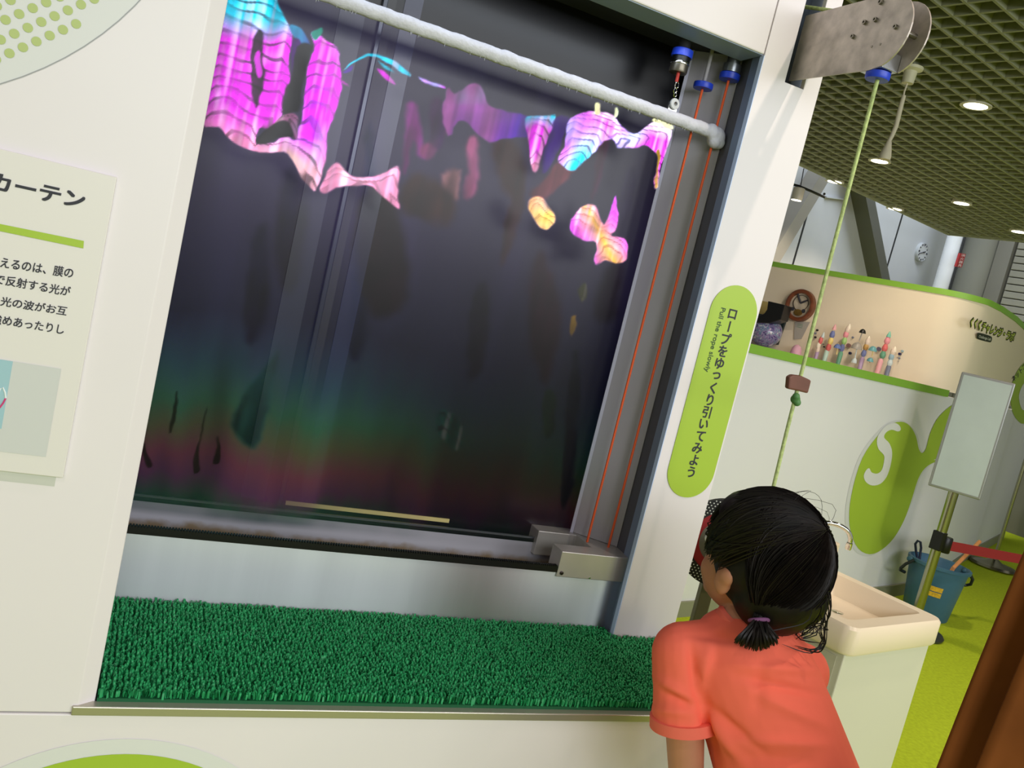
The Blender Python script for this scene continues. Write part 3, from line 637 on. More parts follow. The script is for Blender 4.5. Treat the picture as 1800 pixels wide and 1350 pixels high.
MB().box((-.56, YS-.0009, zb_-.014), (xr_-.008, YS-.0002, zb_-.0005)).build('plate', mat('plate_pale', 'c9cac2', .4), lb)

# rod, fittings, ropes
rod = thing('cloth_wrapped_rod', 'white cloth wrapped rod hanging across the top of the window', 'rod', (.5, YF, 1.69))
clothm = mat('wet_cloth', 'd0d0d8', .9, bump=.35, bscale=160, noise=.06, nscale=60)
path = []; rad = []
for k in range(140):
    t = k/139; path.append((.03+t*.94, YF+.0006*math.sin(k*1.3), 1.691+.0005*math.sin(k*.9))); rad.append(.0122+.0008*RNG.random()+(.0012 if k in (70, 71, 98, 99) else 0))
MB().tube(path, rad, 18).build('rod', clothm, rod, True)
fz_ = MB()
for k in range(46):
    x = .05+.9*RNG.random(); fz_.tube([(x, YF-.002, 1.681), (x+.001*RNG.normal(), YF-.003, 1.676-.003*RNG.random())], [.0012, .0003], 5)
fz_.build('drips', mat('drip', 'dfe2ea', .1, trans=.6), rod)['kind'] = 'stuff'
kn = MB().ell((.983, YF, 1.682), .019, .018, .022, seg=20, rings=14).ell((.972, YF-.004, 1.686), .014).ell((.978, YF-.006, 1.672), .013).ell((.990, YF-.003, 1.674), .013).ell((.968, YF, 1.692), .015)
blob('knotted_end', kn, clothm, .0025, rod, 3)
def rope(name, label, x, y, z0, z1):
    o = thing(name, label, 'rope', (x, y, z0)); MB().tube([(x, y, z0+(z1-z0)*k/10) for k in range(11)], .0027, 10).build('cord', ORANGE, o, True); return o
rope('orange_rope', 'orange guide rope nearer the black film, passing behind the white rod', .934, 1.537, .803, 1.768)
rope('orange_rope', 'orange guide rope threaded through the rod knotted end, nearer the pillar', .978, YF, .802, 1.80)
def cap(label, c, r_, parts):
    o = thing('rope_fitting', label, 'fitting', c, 'blue capped rope fittings')
    for nm, m_, prof in parts: MB().lathe(prof, c, seg=28).build(nm, m_, o, True)
    return o
bush = mat('bushing_steel', '8d9296', .3, .9)
cap('blue cap at the top of the orange rope nearer the film', (.934, 1.537, 1.768), .018, [('cap', BLUE, [(.006, -.001), (.019, 0), (.020, .004), (.0195, .011), (.010, .014)]), ('stem', MATS['guide_grey'], [(.004, .014), (.004, .084)])])
cap('blue cap under a steel bushing nearest the pillar', (.978, 1.52, 1.797), .018, [('cap', BLUE, [(.006, -.001), (.0195, 0), (.0205, .004), (.0205, .012), (.016, .014)]), ('bushing', bush, [(.0185, .014), (.0185, .030), (.013, .031), (.013, .055)])])
f3 = cap('blue capped steel fitting holding the chain of the white rod', (.861, 1.522, 1.775), .018, [('bushing', mat('bush_bronze', '6b665a', .35, .8), [(.017, 0), (.018, .003), (.018, .015)]), ('silver_ring', CHROME, [(.0185, .015), (.0192, .017), (.0185, .020)]), ('black_ring', RUBBER, [(.018, .020), (.018, .030)]), ('cap', BLUE, [(.0205, .030), (.021, .034), (.0205, .044), (.017, .046)]), ('stem', DARK, [(.012, .046), (.012, .0765)])])
hg = thing('rod_hanger', 'red sleeved wire and pulley shackle carrying the white rod', 'hanger', (.87, YF, 1.70))
H = lambda px, py, o=0: oy(px, py, YF-.002-o)
MB().tube([H(1194.5, 118), H(1193, 128)], .0028, 8).build('wire_clip', CHROME, hg)
MB().tube([H(1192.5, 128), H(1190, 140), H(1189, 144)], .0034, 8).build('red_sleeve', mat('sleeve_red', 'c0392f', .5), hg, True)
for a in ((1190, 149, 4.6), (1187, 159, 3.6), (1187, 166, 3.2)):
    c = H(a[0], a[1]); R_ = a[2]/F*1.6
    MB().tube([c+np.array([R_*.75*math.cos(t), 0.001*math.sin(2*t), R_*1.3*math.sin(t)]) for t in np.linspace(0, 2*PI, 17)], .0011, 6, False).build('chain_link', CHROME, hg, True)
c = H(1184.5, 183); MB().lathe([(.0035, 0), (.0105, 0), (.0112, .002), (.0105, .0045), (.0035, .0045)], c, (.15, -1, .1), 28).build('pulley_disc', mat('disc_white', 'c9cbcc', .35), hg, True)
MB().lathe([(.004, 0), (.004, .006), (0, .0065)], c, (.15, -1, .1), 16).build('pin', CHROME, hg, True)
MB().prism([H(1172, 196), H(1179, 176), H(1192, 178), H(1189, 203), H(1182, 206)], (0, .006, 0)).build('shackle', CHROME, hg, bevel=.001)

# ------------------------------------------------------------------ the soap film itself
FX0, FX1, FZ0, FZ1 = .0275, .918, .696, 1.688
NX, NZ = 440, 470
gx, gz = np.meshgrid(np.linspace(FX0, FX1, NX), np.linspace(FZ0, FZ1, NZ))
P3 = np.stack([gx, np.full_like(gx, YF), gz], -1)-EYE
wv = P3@WX; PX = 900+F*(P3@RX)/wv; PY = 675-F*(P3@UX)/wv
# the traced outlines are carried to the film's own plane and live there as painted lamp reflections
def nz_(sx, sz, seed, oct=3):
    r = np.random.default_rng(seed); out = np.zeros_like(gx); amp = 1; tot = 0
    for o in range(oct):
        for k in range(4):
            a = r.uniform(0, 2*PI); fx = sx*(2**o)*r.uniform(.5, 1.4)*math.cos(a); fz = sz*(2**o)*r.uniform(.5, 1.4)*math.sin(a)
            out += amp*np.sin(fx*gx+fz*gz+r.uniform(0, 6.28))
        tot += 4*amp; amp *= .5
    return out/tot*1.9
QX, QY = PX+3.2*nz_(90, 90, 21), PY+3.2*nz_(90, 90, 22)
def sd(poly, curve=True):
    P = np.array(smooth_poly(poly, 3) if curve else poly, float)
    x0, y0 = P.min(0)-30; x1, y1 = P.max(0)+30; sel = (QX > x0) & (QX < x1) & (QY > y0) & (QY < y1)
    full = np.full(PX.shape, -99.0); X_, Y_ = QX[sel], QY[sel]
    if X_.size == 0: return full
    inside = np.zeros(X_.shape, bool); dist = np.full(X_.shape, 1e9)
    for i in range(len(P)):
        a, b = P[i], P[(i+1) % len(P)]
        c = ((a[1] > Y_) != (b[1] > Y_)); xi = (b[0]-a[0])*(Y_-a[1])/((b[1]-a[1]) if b[1] != a[1] else 1e-9)+a[0]
        inside ^= c & (X_ < xi)
        e = b-a; t = np.clip(((X_-a[0])*e[0]+(Y_-a[1])*e[1])/(e@e+1e-9), 0, 1)
        dist = np.minimum(dist, np.hypot(X_-a[0]-t*e[0], Y_-a[1]-t*e[1]))
    full[sel] = np.where(inside, dist, -dist); return full
def L3(h): return np.array(lin(h)[:3])
MAG, CYN, PUR, PNK, YEL, WHI = L3('ee30ec'), L3('22d0f2'), L3('6a22d0'), L3('f08fb8'), L3('ffd050'), L3('ffe4ff')
n1, n2, n3 = nz_(40, 9, 1), nz_(120, 22, 2), nz_(25, 25, 3)
n4, n5 = nz_(230, 14, 4, 2), nz_(60, 60, 5)
PYw = PY+14*n3+5*n2; PXw = PX+6*n1
COLR = np.zeros(gx.shape+(3,)); STR = np.zeros_like(gx)
def mix(a, b, t): t = np.clip(t, 0, 1)[..., None]; return a*(1-t)+b*t
def put(poly, colour, strength, soft=4, lines=0, dark=.75, fringe_slant=.55):
    global COLR, STR
    d = sd(poly); m = np.clip(d/soft+.35, 0, 1); m = m*m*(3-2*m)
    s_ = .54*strength*np.clip(.92+.20*n1+.10*n2+.13*n4+.12*n5, .25, 1.35)
    colour = np.broadcast_to(colour, COLR.shape)
    colour = colour*(.80+.25*np.clip(n5+.5*n4, -1, 1))[..., None]; colour = mix(colour, colour*np.array([.55, .8, 1.15]), .8*np.clip(n1-.1, 0, 1)); colour = mix(colour, L3('f4b0d8'), .5*np.clip(-n4-.4, 0, 1)*(strength > .5))
    m = m*np.clip(1-.5*np.clip(n5-.35, 0, 1)*np.clip(1.6-d/14, 0, 1), 0, 1)
    if lines:
        # painted dark fringes: interference in the reflected ceiling grid
        ph = (fringe_slant*(PY-.30*PX)+(1-fringe_slant)*1.3*np.clip(d, 0, 14)+13*n3+4*n1)/lines; s0 = np.sin(2*PI*ph)
        fr = np.clip((s0-.55)/.35, 0, 1)*np.clip(.75+.7*n5, 0, 1)
        s_ = s_*(1-dark*fr); colour = colour*(.86+.22*(np.sin(2*PI*ph+1.7)*.5+.5))[..., None]
        colour = mix(colour, WHI, .35*np.clip(n4-.35, 0, 1)+.25*np.clip(n5-.6, 0, 1))
    COLR = COLR*(1-m[..., None])+colour*m[..., None]; STR = STR*(1-m)+s_*m
def cut(poly, soft=4, keep=.03):
    global STR
    d = sd(poly); m = np.clip(d/soft+.9, 0, 1); STR = STR*(1-m)+STR*keep*m
# drained film: faint bands by height, green over magenta over green near the liquid
hz = (gz-.78)+.018*n1+.008*n2
bands = [(-.1, '1e5a46'), (.02, '1f6a50'), (.06, '7a2f7a'), (.10, '96365f'), (.15, '6b6a35'), (.20, '2c7a4e'), (.27, '2b6678'), (.36, '4a4a8a'), (.55, '5a4486'), (.8, '4c3a5a'), (1.0, '3a3c5c')]
zs_ = np.array([b[0] for b in bands]); cs_ = np.array([L3(b[1]) for b in bands])
COLR = np.stack([np.interp(hz, zs_, cs_[:, k]) for k in range(3)], -1)
low = np.clip((.36-hz)/.14, 0, 1)*np.clip((.60-gx)/.26, 0.10, 1)
COLR = mix(COLR, L3('5a5c78'), .40); STR = .05+.07*np.clip((.75-gx)/.6, 0, 1)+.42*low*np.clip(1+.5*n1, .4, 1.6)+.022*np.clip(nz_(70, 6, 9), 0, 1)
for pts in ([(252, 778), (258, 790), (268, 815), (258, 815)], [(312, 690), (307, 740), (296, 760), (304, 730)], [(365, 715), (352, 770), (351, 825), (340, 825), (350, 780)], [(382, 770), (385, 810), (374, 815), (380, 790)]): cut(pts, 3, .1)
put([(428, 690), (485, 620), (490, 640), (462, 760), (440, 790), (405, 750)], L3('3e7f86'), .30, 14)
put([(640, 240), (660, 240), (650, 560), (625, 640), (612, 560), (640, 300)], L3('3a3f8a'), .14, 14)
put([(765, 745), (780, 720), (805, 735), (815, 780), (800, 790), (775, 770)], L3('2f8f84'), .22, 8, 12)
put([(715, 185), (735, 185), (742, 235), (752, 278), (735, 275), (728, 250), (716, 300), (706, 300), (712, 240)], L3('b83cb0'), .22, 12)
put([(752, 282), (738, 262), (772, 238), (783, 200), (788, 215), (775, 255)], L3('c4518f'), .20, 10)
put([(772, 305), (810, 296), (808, 352), (785, 348)], L3('c98a92'), .26, 13)
put([(820, 245), (842, 242), (842, 300), (835, 340), (815, 350), (822, 300)], L3('d66aa0'), .30, 13)
put([(905, 320), (925, 330), (905, 420), (880, 470), (885, 400)], L3('7a3f4a'), .10, 12)
put([(1050, 250), (1062, 230), (1072, 250), (1050, 340), (1040, 345)], L3('8a3f6a'), .12, 8)
put([(1105, 300), (1120, 300), (1100, 400), (1085, 420), (1092, 350)], L3('4a2f7a'), .08, 10)
put([(1005, 560), (1015, 553), (1014, 575), (1003, 592)], L3('d6a53c'), .30, 4)
put([(1015, 508), (1032, 495), (1035, 515), (1022, 530)], L3('8f8f4a'), .14, 6, 5)
for pts, c_, st_, so_ in (([(862, 250), (905, 248), (925, 300), (915, 360), (880, 330)], '6a3a30', .12, 18), ([(740, 300), (800, 345), (790, 400), (720, 380), (700, 340)], '6a4038', .14, 20), ([(640, 330), (700, 350), (720, 520), (660, 560), (620, 460)], '4a2c3a', .12, 26),
                          ([(930, 470), (960, 440), (990, 560), (960, 680), (925, 600)], '5a2438', .14, 22), ([(985, 280), (1010, 300), (960, 350), (930, 340), (955, 310)], 'a0505e', .22, 9), ([(1060, 470), (1100, 470), (1085, 560), (1040, 560)], '3a1c44', .12, 18), ([(830, 520), (860, 500), (850, 640), (820, 660)], '3c2a50', .10, 16), ([(760, 170), (785, 190), (780, 260), (755, 250)], '5c2a6a', .16, 10), ([(955, 690), (975, 690), (972, 760), (955, 765)], '2f6a44', .12, 8), ([(1000, 640), (1020, 640), (1010, 850), (985, 880)], '24304f', .10, 10), ([(440, 420), (475, 400), (470, 560), (430, 600)], '3a2f6a', .14, 22), ([(500, 300), (540, 330), (535, 470), (500, 520), (480, 420)], '4a3560', .14, 24)):
    put(pts, L3(c_), st_, so_)
# top right lobes
yc = lambda a, b: np.clip((PYw-a)/(b-a), 0, 1)
edge = lambda y0, w: np.clip(1-np.abs(PYw-y0)/w, 0, 1)
put([(784, 156), (800, 161), (815, 152), (825, 145), (838, 147), (849, 158), (858, 180), (876, 193), (930, 203), (936, 235), (912, 244), (880, 242), (858, 252), (840, 236), (820, 215), (804, 215), (787, 242), (778, 200)], mix(mix(CYN, PUR, (PYw-165)/25), L3('b45a9a'), .5+.9*n1), .42, 5)
put([(925, 203), (960, 203), (977, 205), (962, 250), (946, 292), (935, 302), (929, 270), (923, 230)], mix(mix(CYN, MAG, (PYw-205)/25), PNK, (PYw-262)/30), 1.1, 4, 10)
put([(977, 205), (1000, 206), (985, 250), (968, 290), (948, 302), (960, 258)], L3('5a1fae'), .24, 5)
put([(1000, 206), (1030, 200), (1055, 195), (1080, 205), (1092, 222), (1115, 233), (1135, 222), (1152, 214), (1181, 230), (1173, 265), (1165, 290), (1156, 330), (1149, 325), (1156, 292), (1150, 270), (1140, 259), (1130, 257), (1100, 262), (1086, 261), (1075, 243), (1058, 250), (1042, 268), (1026, 287), (1005, 300), (985, 290), (979, 280), (990, 250)],
    mix(mix(MAG, CYN, .9*n3+.35), WHI, np.clip(1.2-(PY-(.30*(PX-1000)+168))/24, 0, 1)*np.clip((PX-1015)/30, 0, 1)+.3*n1), 1.5, 4, 9, .8)
put([(1150, 270), (1158, 262), (1160, 290), (1157, 328), (1150, 328), (1155, 295)], L3('e8b43c'), .5, 3)
for pl in ([(1047, 200), (1049, 183), (1057, 183), (1055, 200)], [(1078, 206), (1076, 191), (1085, 189), (1084, 206)], [(1150, 216), (1152, 207), (1178, 219), (1180, 228)]): put(pl, L3('f2f0b0'), .95, 3)
# thin cyan arcs
put([(603, 123), (622, 108), (648, 95), (668, 93), (688, 101), (704, 117), (722, 131), (718, 136), (700, 125), (684, 108), (664, 99), (640, 104), (618, 116)], mix(CYN, MAG, .9*n1+.2), .85, 3)
put([(664, 116), (680, 122), (695, 150), (684, 144), (672, 128)], MAG, .6, 3); put([(664, 104), (682, 112), (695, 130), (684, 122)], CYN, .4, 3)
put([(737, 136), (752, 139), (781, 153), (778, 157), (750, 146)], mix(CYN, MAG, .5+n1), .8, 3)
put([(603, 125), (622, 116), (620, 124), (608, 128)], PUR, .35, 3); put([(600, 140), (614, 152), (602, 148)], MAG, .35, 3)
# big left sheet
big = mix(mix(CYN, MAG, (PYw-18-.12*(PX-400))/42), mix(PNK, YEL, .6*n1), np.clip((PYw-(190+.28*(PX-400)))/60, 0, .85))
big = mix(big, WHI, np.clip(n2-.45, 0, .6))
put([(385, -40), (480, -40), (490, 3), (503, 30), (513, 62), (506, 110), (509, 150), (497, 200), (487, 216), (470, 226), (456, 226), (449, 250), (447, 268), (430, 262), (410, 248), (385, 226), (356, 220), (362, 160), (378, 60)], big, 1.1, 4, 13, .85)
put([(546, 62), (556, 55), (575, 72), (598, 94), (599, 160), (588, 205), (576, 240), (571, 280), (561, 322), (549, 336), (530, 312), (505, 272), (480, 268), (447, 268), (452, 252), (480, 250), (503, 238), (520, 245), (526, 222), (533, 180), (541, 125), (552, 90)], big, 1.1, 4, 15, .8)
put([(493, 205), (508, 197), (522, 205), (526, 240), (516, 242), (505, 222), (490, 218), (470, 243), (452, 250), (470, 225)], L3('c06a92'), .40, 5, 8)
put([(508, 40), (530, 50), (545, 78), (540, 84), (515, 66)], mix(CYN, PUR, .5+n1), .5, 3); put([(548, 58), (566, 46), (566, 60), (552, 72)], L3('3fc7b0'), .4, 3)
put([(512, 70), (530, 76), (520, 130), (512, 130)], L3('6a1fa0'), .3, 4)
cut([(451, 58), (462, 58), (464, 130), (457, 165), (448, 188), (444, 150), (442, 100)]); put([(451, 92), (460, 92), (461, 128), (455, 134), (449, 118)], MAG, .6, 3)
cut([(524, 82), (548, 82), (540, 120), (530, 150), (526, 190), (516, 196), (496, 196), (502, 160), (512, 140)], 4, .02)
cut([(449, 246), (475, 222), (492, 214), (506, 216), (517, 236), (512, 240), (488, 242), (458, 254)], 3, .02)
put([(560, 336), (566, 318), (578, 292), (592, 285), (610, 299), (640, 311), (668, 309), (694, 292), (703, 299), (701, 340), (704, 366), (684, 356), (655, 334), (622, 326), (592, 331), (573, 340)], mix(L3('f79ac4'), L3('fbd9a0'), n1), 1.35, 5, 11, .6)
# orange reflection lobes painted at right
ora = mix(mix(YEL, L3('f2a64a'), .5+n1), MAG, np.clip(1.0-np.abs(PX-1052-.5*(PY-405))/48*-1-1.0, 0, .85))
put([(925, 362), (932, 347), (946, 344), (960, 358), (973, 377), (976, 394), (962, 405), (946, 398), (932, 378)], mix(YEL, L3('f0a0a0'), .5+n3), 1.2, 5, 8, .5)
put([(1001, 391), (1012, 368), (1034, 357), (1050, 368), (1062, 392), (1078, 355), (1086, 345), (1088, 375), (1084, 402), (1078, 414), (1096, 420), (1105, 440), (1101, 460), (1083, 465), (1068, 455), (1052, 465), (1045, 462), (1048, 430), (1022, 421), (1004, 405)], ora, 1.3, 4, 8, .5)
yoff = .0035*nz_(14, 5, 11)*np.clip((FZ1-gz)/.15, 0, 1)*np.clip((gz-FZ0)/.1, 0, 1)
STR = STR*(.15+.85*np.clip((gz-.772)/.012, 0, 1))
STR = np.clip(STR, 0, 1); COLR = np.clip(COLR, 0, 1)
fm = bpy.data.meshes.new('soap_film')
V = np.stack([gx, YF+yoff, gz], -1).reshape(-1, 3); idx = np.arange(NX*NZ).reshape(NZ, NX)
Q = np.stack([idx[:-1, :-1], idx[:-1, 1:], idx[1:, 1:], idx[1:, :-1]], -1).reshape(-1, 4)
fm.vertices.add(len(V)); fm.vertices.foreach_set('co', V.ravel())
fm.loops.add(Q.size); fm.loops.foreach_set('vertex_index', Q.ravel().astype(np.int32)); fm.polygons.add(len(Q))
fm.polygons.foreach_set('loop_start', np.arange(0, Q.size, 4, dtype=np.int32))
fm.polygons.foreach_set('use_smooth', np.ones(len(Q), bool)); fm.update()
at_ = fm.color_attributes.new('film_colour_reflections', 'FLOAT_COLOR', 'POINT')  # holds the film's own bands and the painted lamp reflections
at_.data.foreach_set('color', np.concatenate([COLR.reshape(-1, 3), STR.reshape(-1, 1)], 1).astype(np.float32).ravel())
m = bpy.data.materials.new('soap_film'); m.use_nodes = True; t = m.node_tree; t.nodes.clear()
a = t.nodes.new('ShaderNodeAttribute'); a.attribute_name = 'film_colour_reflections'
gl_ = t.nodes.new('ShaderNodeBsdfGlossy'); gl_.inputs['Roughness'].default_value = .30
df = t.nodes.new('ShaderNodeBsdfDiffuse'); mx0 = t.nodes.new('ShaderNodeMixShader'); mx0.inputs[0].default_value = .30
tr = t.nodes.new('ShaderNodeBsdfTransparent'); mx = t.nodes.new('ShaderNodeMixShader'); out = t.nodes.new('ShaderNodeOutputMaterial')
for s_ in (gl_, df): t.links.new(a.outputs['Color'], s_.inputs['Color'])
t.links.new(gl_.outputs[0], mx0.inputs[1]); t.links.new(df.outputs[0], mx0.inputs[2])
t.links.new(a.outputs['Alpha'], mx.inputs[0]); t.links.new(tr.outputs[0], mx.inputs[1]); t.links.new(mx0.outputs[0], mx.inputs[2]); t.links.new(mx.outputs[0], out.inputs[0])
fm.materials.append(m); fo = bpy.data.objects.new('soap_film', fm); COL.objects.link(fo)
tag(fo, 'iridescent magenta and cyan soap film stretched from rod to trough', 'soap film')

# ------------------------------------------------------------------ turf mat
tm = thing('turf_mat', 'green plastic bristle turf mat lying on the sill', 'mat', (.55, 1.3, ZS))
TX0, TX1, TY0 = .028, 1.128, YS+.010
MB().foot([(TX0, TY0), (TX1, TY0), (TX1, 1.424), (.982, 1.424), (.982, 1.464), (TX0, 1.464)], ZS+.0005, ZS+.006).build('backing', mat('turf_backing', '0f5a34', .6), tm)
nx_, ny_ = int((TX1-TX0)/.0072), int((1.462-TY0)/.0070)
jx, jy = np.meshgrid(np.arange(nx_), np.arange(ny_)); cx_ = (TX0+.004+jx*.0072+RNG.normal(0, .0006, jx.shape)).ravel(); cy_ = (TY0+.003+jy*.0070+RNG.normal(0, .0006, jx.shape)).ravel()
keep = ~((cx_ > .978) & (cy_ > 1.4225)); cx_ = cx_[keep]; cy_ = cy_[keep]; N = len(cx_)
vv = []; ff = []; base = 0
for b in range(3):
    th = RNG.uniform(0, 2*PI, N); h = RNG.uniform(.010, .0155, N); w_ = .0015; lean = RNG.uniform(.0006, .0024, N)
    dx, dy = np.cos(th), np.sin(th); ox = cx_+RNG.normal(0, .0008, N); oy_ = cy_+RNG.normal(0, .0008, N)
    prof = [(-.0021, 0, 1.), (-.0019, .8, .95), (0, 1.0, .9), (.0019, .82, .95), (.0022, .25, .8)]
    rows = []
    for u__, hz_, ws in prof:
        px_ = ox+dx*(u__+lean*hz_); py_ = oy_+dy*(u__+lean*hz_); pz_ = ZS+.005+h*hz_
        rows.append(np.stack([px_-dy*w_*ws, py_+dx*w_*ws, pz_], -1)); rows.append(np.stack([px_+dy*w_*ws, py_-dx*w_*ws, pz_], -1))
    arr = np.stack(rows, 1).reshape(-1, 3); vv.append(arr)
    q0 = base+np.arange(N)*10
    for i in range(4): ff.append(np.stack([q0+2*i, q0+2*i+1, q0+2*i+3, q0+2*i+2], -1))
    base += N*10
vv = np.concatenate(vv); ff = np.concatenate(ff)
me = bpy.data.meshes.new('bristles'); me.vertices.add(len(vv)); me.vertices.foreach_set('co', vv.ravel()); me.loops.add(ff.size); me.loops.foreach_set('vertex_index', ff.ravel().astype(np.int32))
me.polygons.add(len(ff)); me.polygons.foreach_set('loop_start', np.arange(0, ff.size, 4, dtype=np.int32)); me.update()
me.materials.append(mat('turf_green', '27965a', .45, spec=.4, noise=.2, nscale=90)); o = bpy.data.objects.new('bristles', me); COL.objects.link(o)
o.parent = tm; o.matrix_parent_inverse = Matrix.Translation(-tm.location); o['kind'] = 'stuff'

# ------------------------------------------------------------------ bracket and pull rope
br = thing('pulley_bracket', 'pair of worn steel plates sticking out of the pillar slot', 'bracket', (1.08, 1.3, 1.81))
def plate_poly(x):
    # lower edge straight from the slot, round nose, upper edge rising from the slot
    P = [(x, 1.4425, 1.812), (x, 1.228, 1.803)]
    c = np.array([1.222, 1.868]); r_ = .064
    for k in range(1, 18):
        th = -PI/2-.12-(PI+.28)*k/18; P.append((x, c[0]+r_*math.cos(th)*1.0, c[1]+r_*math.sin(th)))
    P += [(x, 1.236, 1.934), (x, 1.4425, 1.938)]
    return P
MB().prism(plate_poly(1.0625), (.003, 0, 0)).build('plate', STEEL_WORN, br)
pp = plate_poly(1.103); pp[0] = (1.103, 1.4425, 1.862); pp[1] = (1.103, 1.30, 1.856); MB().prism(pp, (.003, 0, 0)).build('plate', STEEL_WORN, br)
hexm = mat('bolt_steel', '8f8a80', .3, .9)
for yy, zz, r_ in ((1.243, 1.922, .0045), (1.269, 1.892, .0042), (1.244, 1.892, .0042), (1.191, 1.870, .0042), (1.290, 1.871, .0040), (1.218, 1.846, .002), (1.237, 1.845, .002)):
    b = MB().lathe([(r_, 0), (r_, .005 if r_ > .003 else .0008), (r_*.55, .005 if r_ > .003 else .0008), (r_*.5, .003 if r_ > .003 else .0006)], (1.0625, yy, zz), (-1, 0, 0), 12).build('bolt', hexm, br)
MB().tube([(1.0655, 1.185, 1.866), (1.103, 1.185, 1.866)], .005, 12).build('spacer_bar', hexm, br, True)
MB().tube([(1.0655, 1.268, 1.892), (1.103, 1.268, 1.892)], .005, 12).build('spacer_bar', hexm, br, True)
MB().lathe([(.030, -.012), (.030, -.010), (.024, -.004), (.024, .004), (.030, .010), (.030, .012)], (1.084, 1.245, 1.868), (1, 0, 0), 28).build('pulley_wheel', mat('wheel_grey', '6f7070', .4), br, True)
MB().box((1.0667, 1.203, 1.806), (1.1022, 1.258, 1.836)).build('guide_block', mat('guide_steel', 'a9abac', .2, .9), br, bevel=.001)
MB().lathe([(.004, 0), (.0195, 0), (.021, .003), (.021, .012), (.014, .0135)], (1.0845, 1.2275, 1.7925), seg=28).build('blue_guide', BLUE, br, True)
pr = thing('pull_rope', 'speckled yellow green pull rope hanging from the bracket', 'rope', (1.0845, 1.2255, 1.0))
gr = mat('rope_green', 'b4c480', .7, bump=.4, bscale=500, noise=.25, nscale=120)
rp = [(1.0845, 1.2255, 1.815), (1.0845, 1.2255, 1.79), (1.088, 1.224, 1.5), (1.093, 1.222, 1.27), (1.096, 1.221, 1.15), (1.101, 1.219, 1.0), (1.103, 1.217, .9), (1.103, 1.217, .84)]
MB().tube(rp, .0036, 10).build('cord', gr, pr, True)
MB().tube([(1.084, 1.27, 1.897), (1.082, 1.36, 1.935), (1.075, 1.47, 1.965)], .0036, 10).build('cord', gr, pr, True)
c = np.array((1.0925, 1.222, 1.245))
T = MB(); 
for k in range(60):
    pass
MB().prism([oy(*p, 1.215) for p in ((1386, 684), (1388, 663), (1395, 659), (1410, 661), (1427, 669), (1421, 692), (1405, 688))], (0, .012, 0)).build('handle_block', mat('block_brown', '6b4336', .55, noise=.12, nscale=40), pr, bevel=.003)
kn = MB().ell((1.0945, 1.2205, 1.216), .009, .009, .009).ell((1.0975, 1.217, 1.211), .007).ell((1.091, 1.2165, 1.2215), .007)
blob('knot', kn, mat('knot_green', '4d7d45', .6), .0015, pr, 2)

# ------------------------------------------------------------------ sink
def SK(a, b, z): o = np.array([1.763, 1.531]); p = o+A2*a+B2*b; return (p[0], p[1], z)
sk = thing('hand_sink', 'cream hand sink on a white cabinet behind the child', 'sink', SK(.23, .2, 0))
ceram = mat('sink_cream', 'f0dfc4', .28); cabm = mat('sink_cabinet', 'd4d2bf', .45)
W_, D_ = .485, .44
ZK = .65
def rrect(x0, y0, x1, y1, r_, n=5):
    out = []
    for cx_, cy_, a0 in ((x1-r_, y0+r_, -PI/2), (x1-r_, y1-r_, 0), (x0+r_, y1-r_, PI/2), (x0+r_, y0+r_, PI)):
        for k in range(n+1): a = a0+PI/2*k/n; out.append((cx_+r_*math.cos(a), cy_+r_*math.sin(a)))
    return out
rings = [(rrect(.004, .004, W_-.004, D_, .035), .573), (rrect(0, 0, W_, D_, .035), .580), (rrect(0, 0, W_, D_, .035), ZK-.008), (rrect(.006, .006, W_-.006, D_-.004, .032), ZK),
         (rrect(.050, .050, W_-.045, D_-.085, .02), ZK), (rrect(.055, .055, W_-.050, D_-.090, .02), ZK-.008), (rrect(.095, .085, W_-.075, D_-.12, .02), .592)]
vs = [SK(*p, z) for P_, z in rings for p in P_]; n_ = len(rings[0][0])
fs = [tuple(range(n_))[::-1]]+[(i*n_+k, i*n_+(k+1) % n_, (i+1)*n_+(k+1) % n_, (i+1)*n_+k) for i in range(len(rings)-1) for k in range(n_)]+[tuple(range((len(rings)-1)*n_, len(rings)*n_))]
MB().add(vs, fs).build('basin', ceram, sk, True)
MB().lathe([(.018, 0), (.018, .002), (.01, .003)], SK(.26, .2, .592), seg=20).build('drain', CHROME, sk, True)
MB().prism([SK(*p, ZK-.012) for p in rrect(.03, D_-.072, W_-.004, D_, .012)], (0, 0, .10)).build('backsplash', ceram, sk, bevel=.006)
MB().prism([SK(.015, .016, 0), SK(W_-.02, .016, 0), SK(W_-.02, D_-.02, 0), SK(.015, D_-.02, 0)], (0, 0, .5725)).build('cabinet', cabm, sk, bevel=.003)
MB().prism([SK(.0125, .035, .04), SK(.0145, .035, .04), SK(.0145, D_-.1, .04), SK(.0125, D_-.1, .04)], (0, 0, .52)).build('door', mat('sink_door', 'cbc8b2', .45), sk)
nS = (*B2, 0); dS = B2@np.array([1.763, 1.531])
fz0 = np.array(SK(.345, .405, ZK+.088)); tip = on(1490, 966, nS, dS+.33); pk_ = on(1464, 919, nS, dS+.375)
hgt = pk_[2]; pth = [fz0, np.array([fz0[0], fz0[1], (fz0[2]+hgt)/2])]
for k in range(1, 12):
    th = PI*k/11; f_ = (1-math.cos(th))/2; b_ = fz0*(1-f_)+tip*f_
    zb0 = (fz0[2]+hgt)/2*(1-f_)+(tip[2]+.03)*f_; pth.append(np.array([b_[0], b_[1], zb0+(hgt-zb0)*math.sin(th)]))
pth.append(tip+(0, 0, .012))
fau = MB().tube(pth, .0075, 14).build('faucet', CHROME, sk, True)
MB().lathe([(.0085, 0), (.0098, .003), (.0098, .022), (.008, .024)], tip, seg=16).build('spout_tip', CHROME, fau, True)
MB().lathe([(.02, 0), (.018, .012), (.009, .016)], fz0-(0, 0, .002), seg=20).build('faucet_base', CHROME, fau, True)

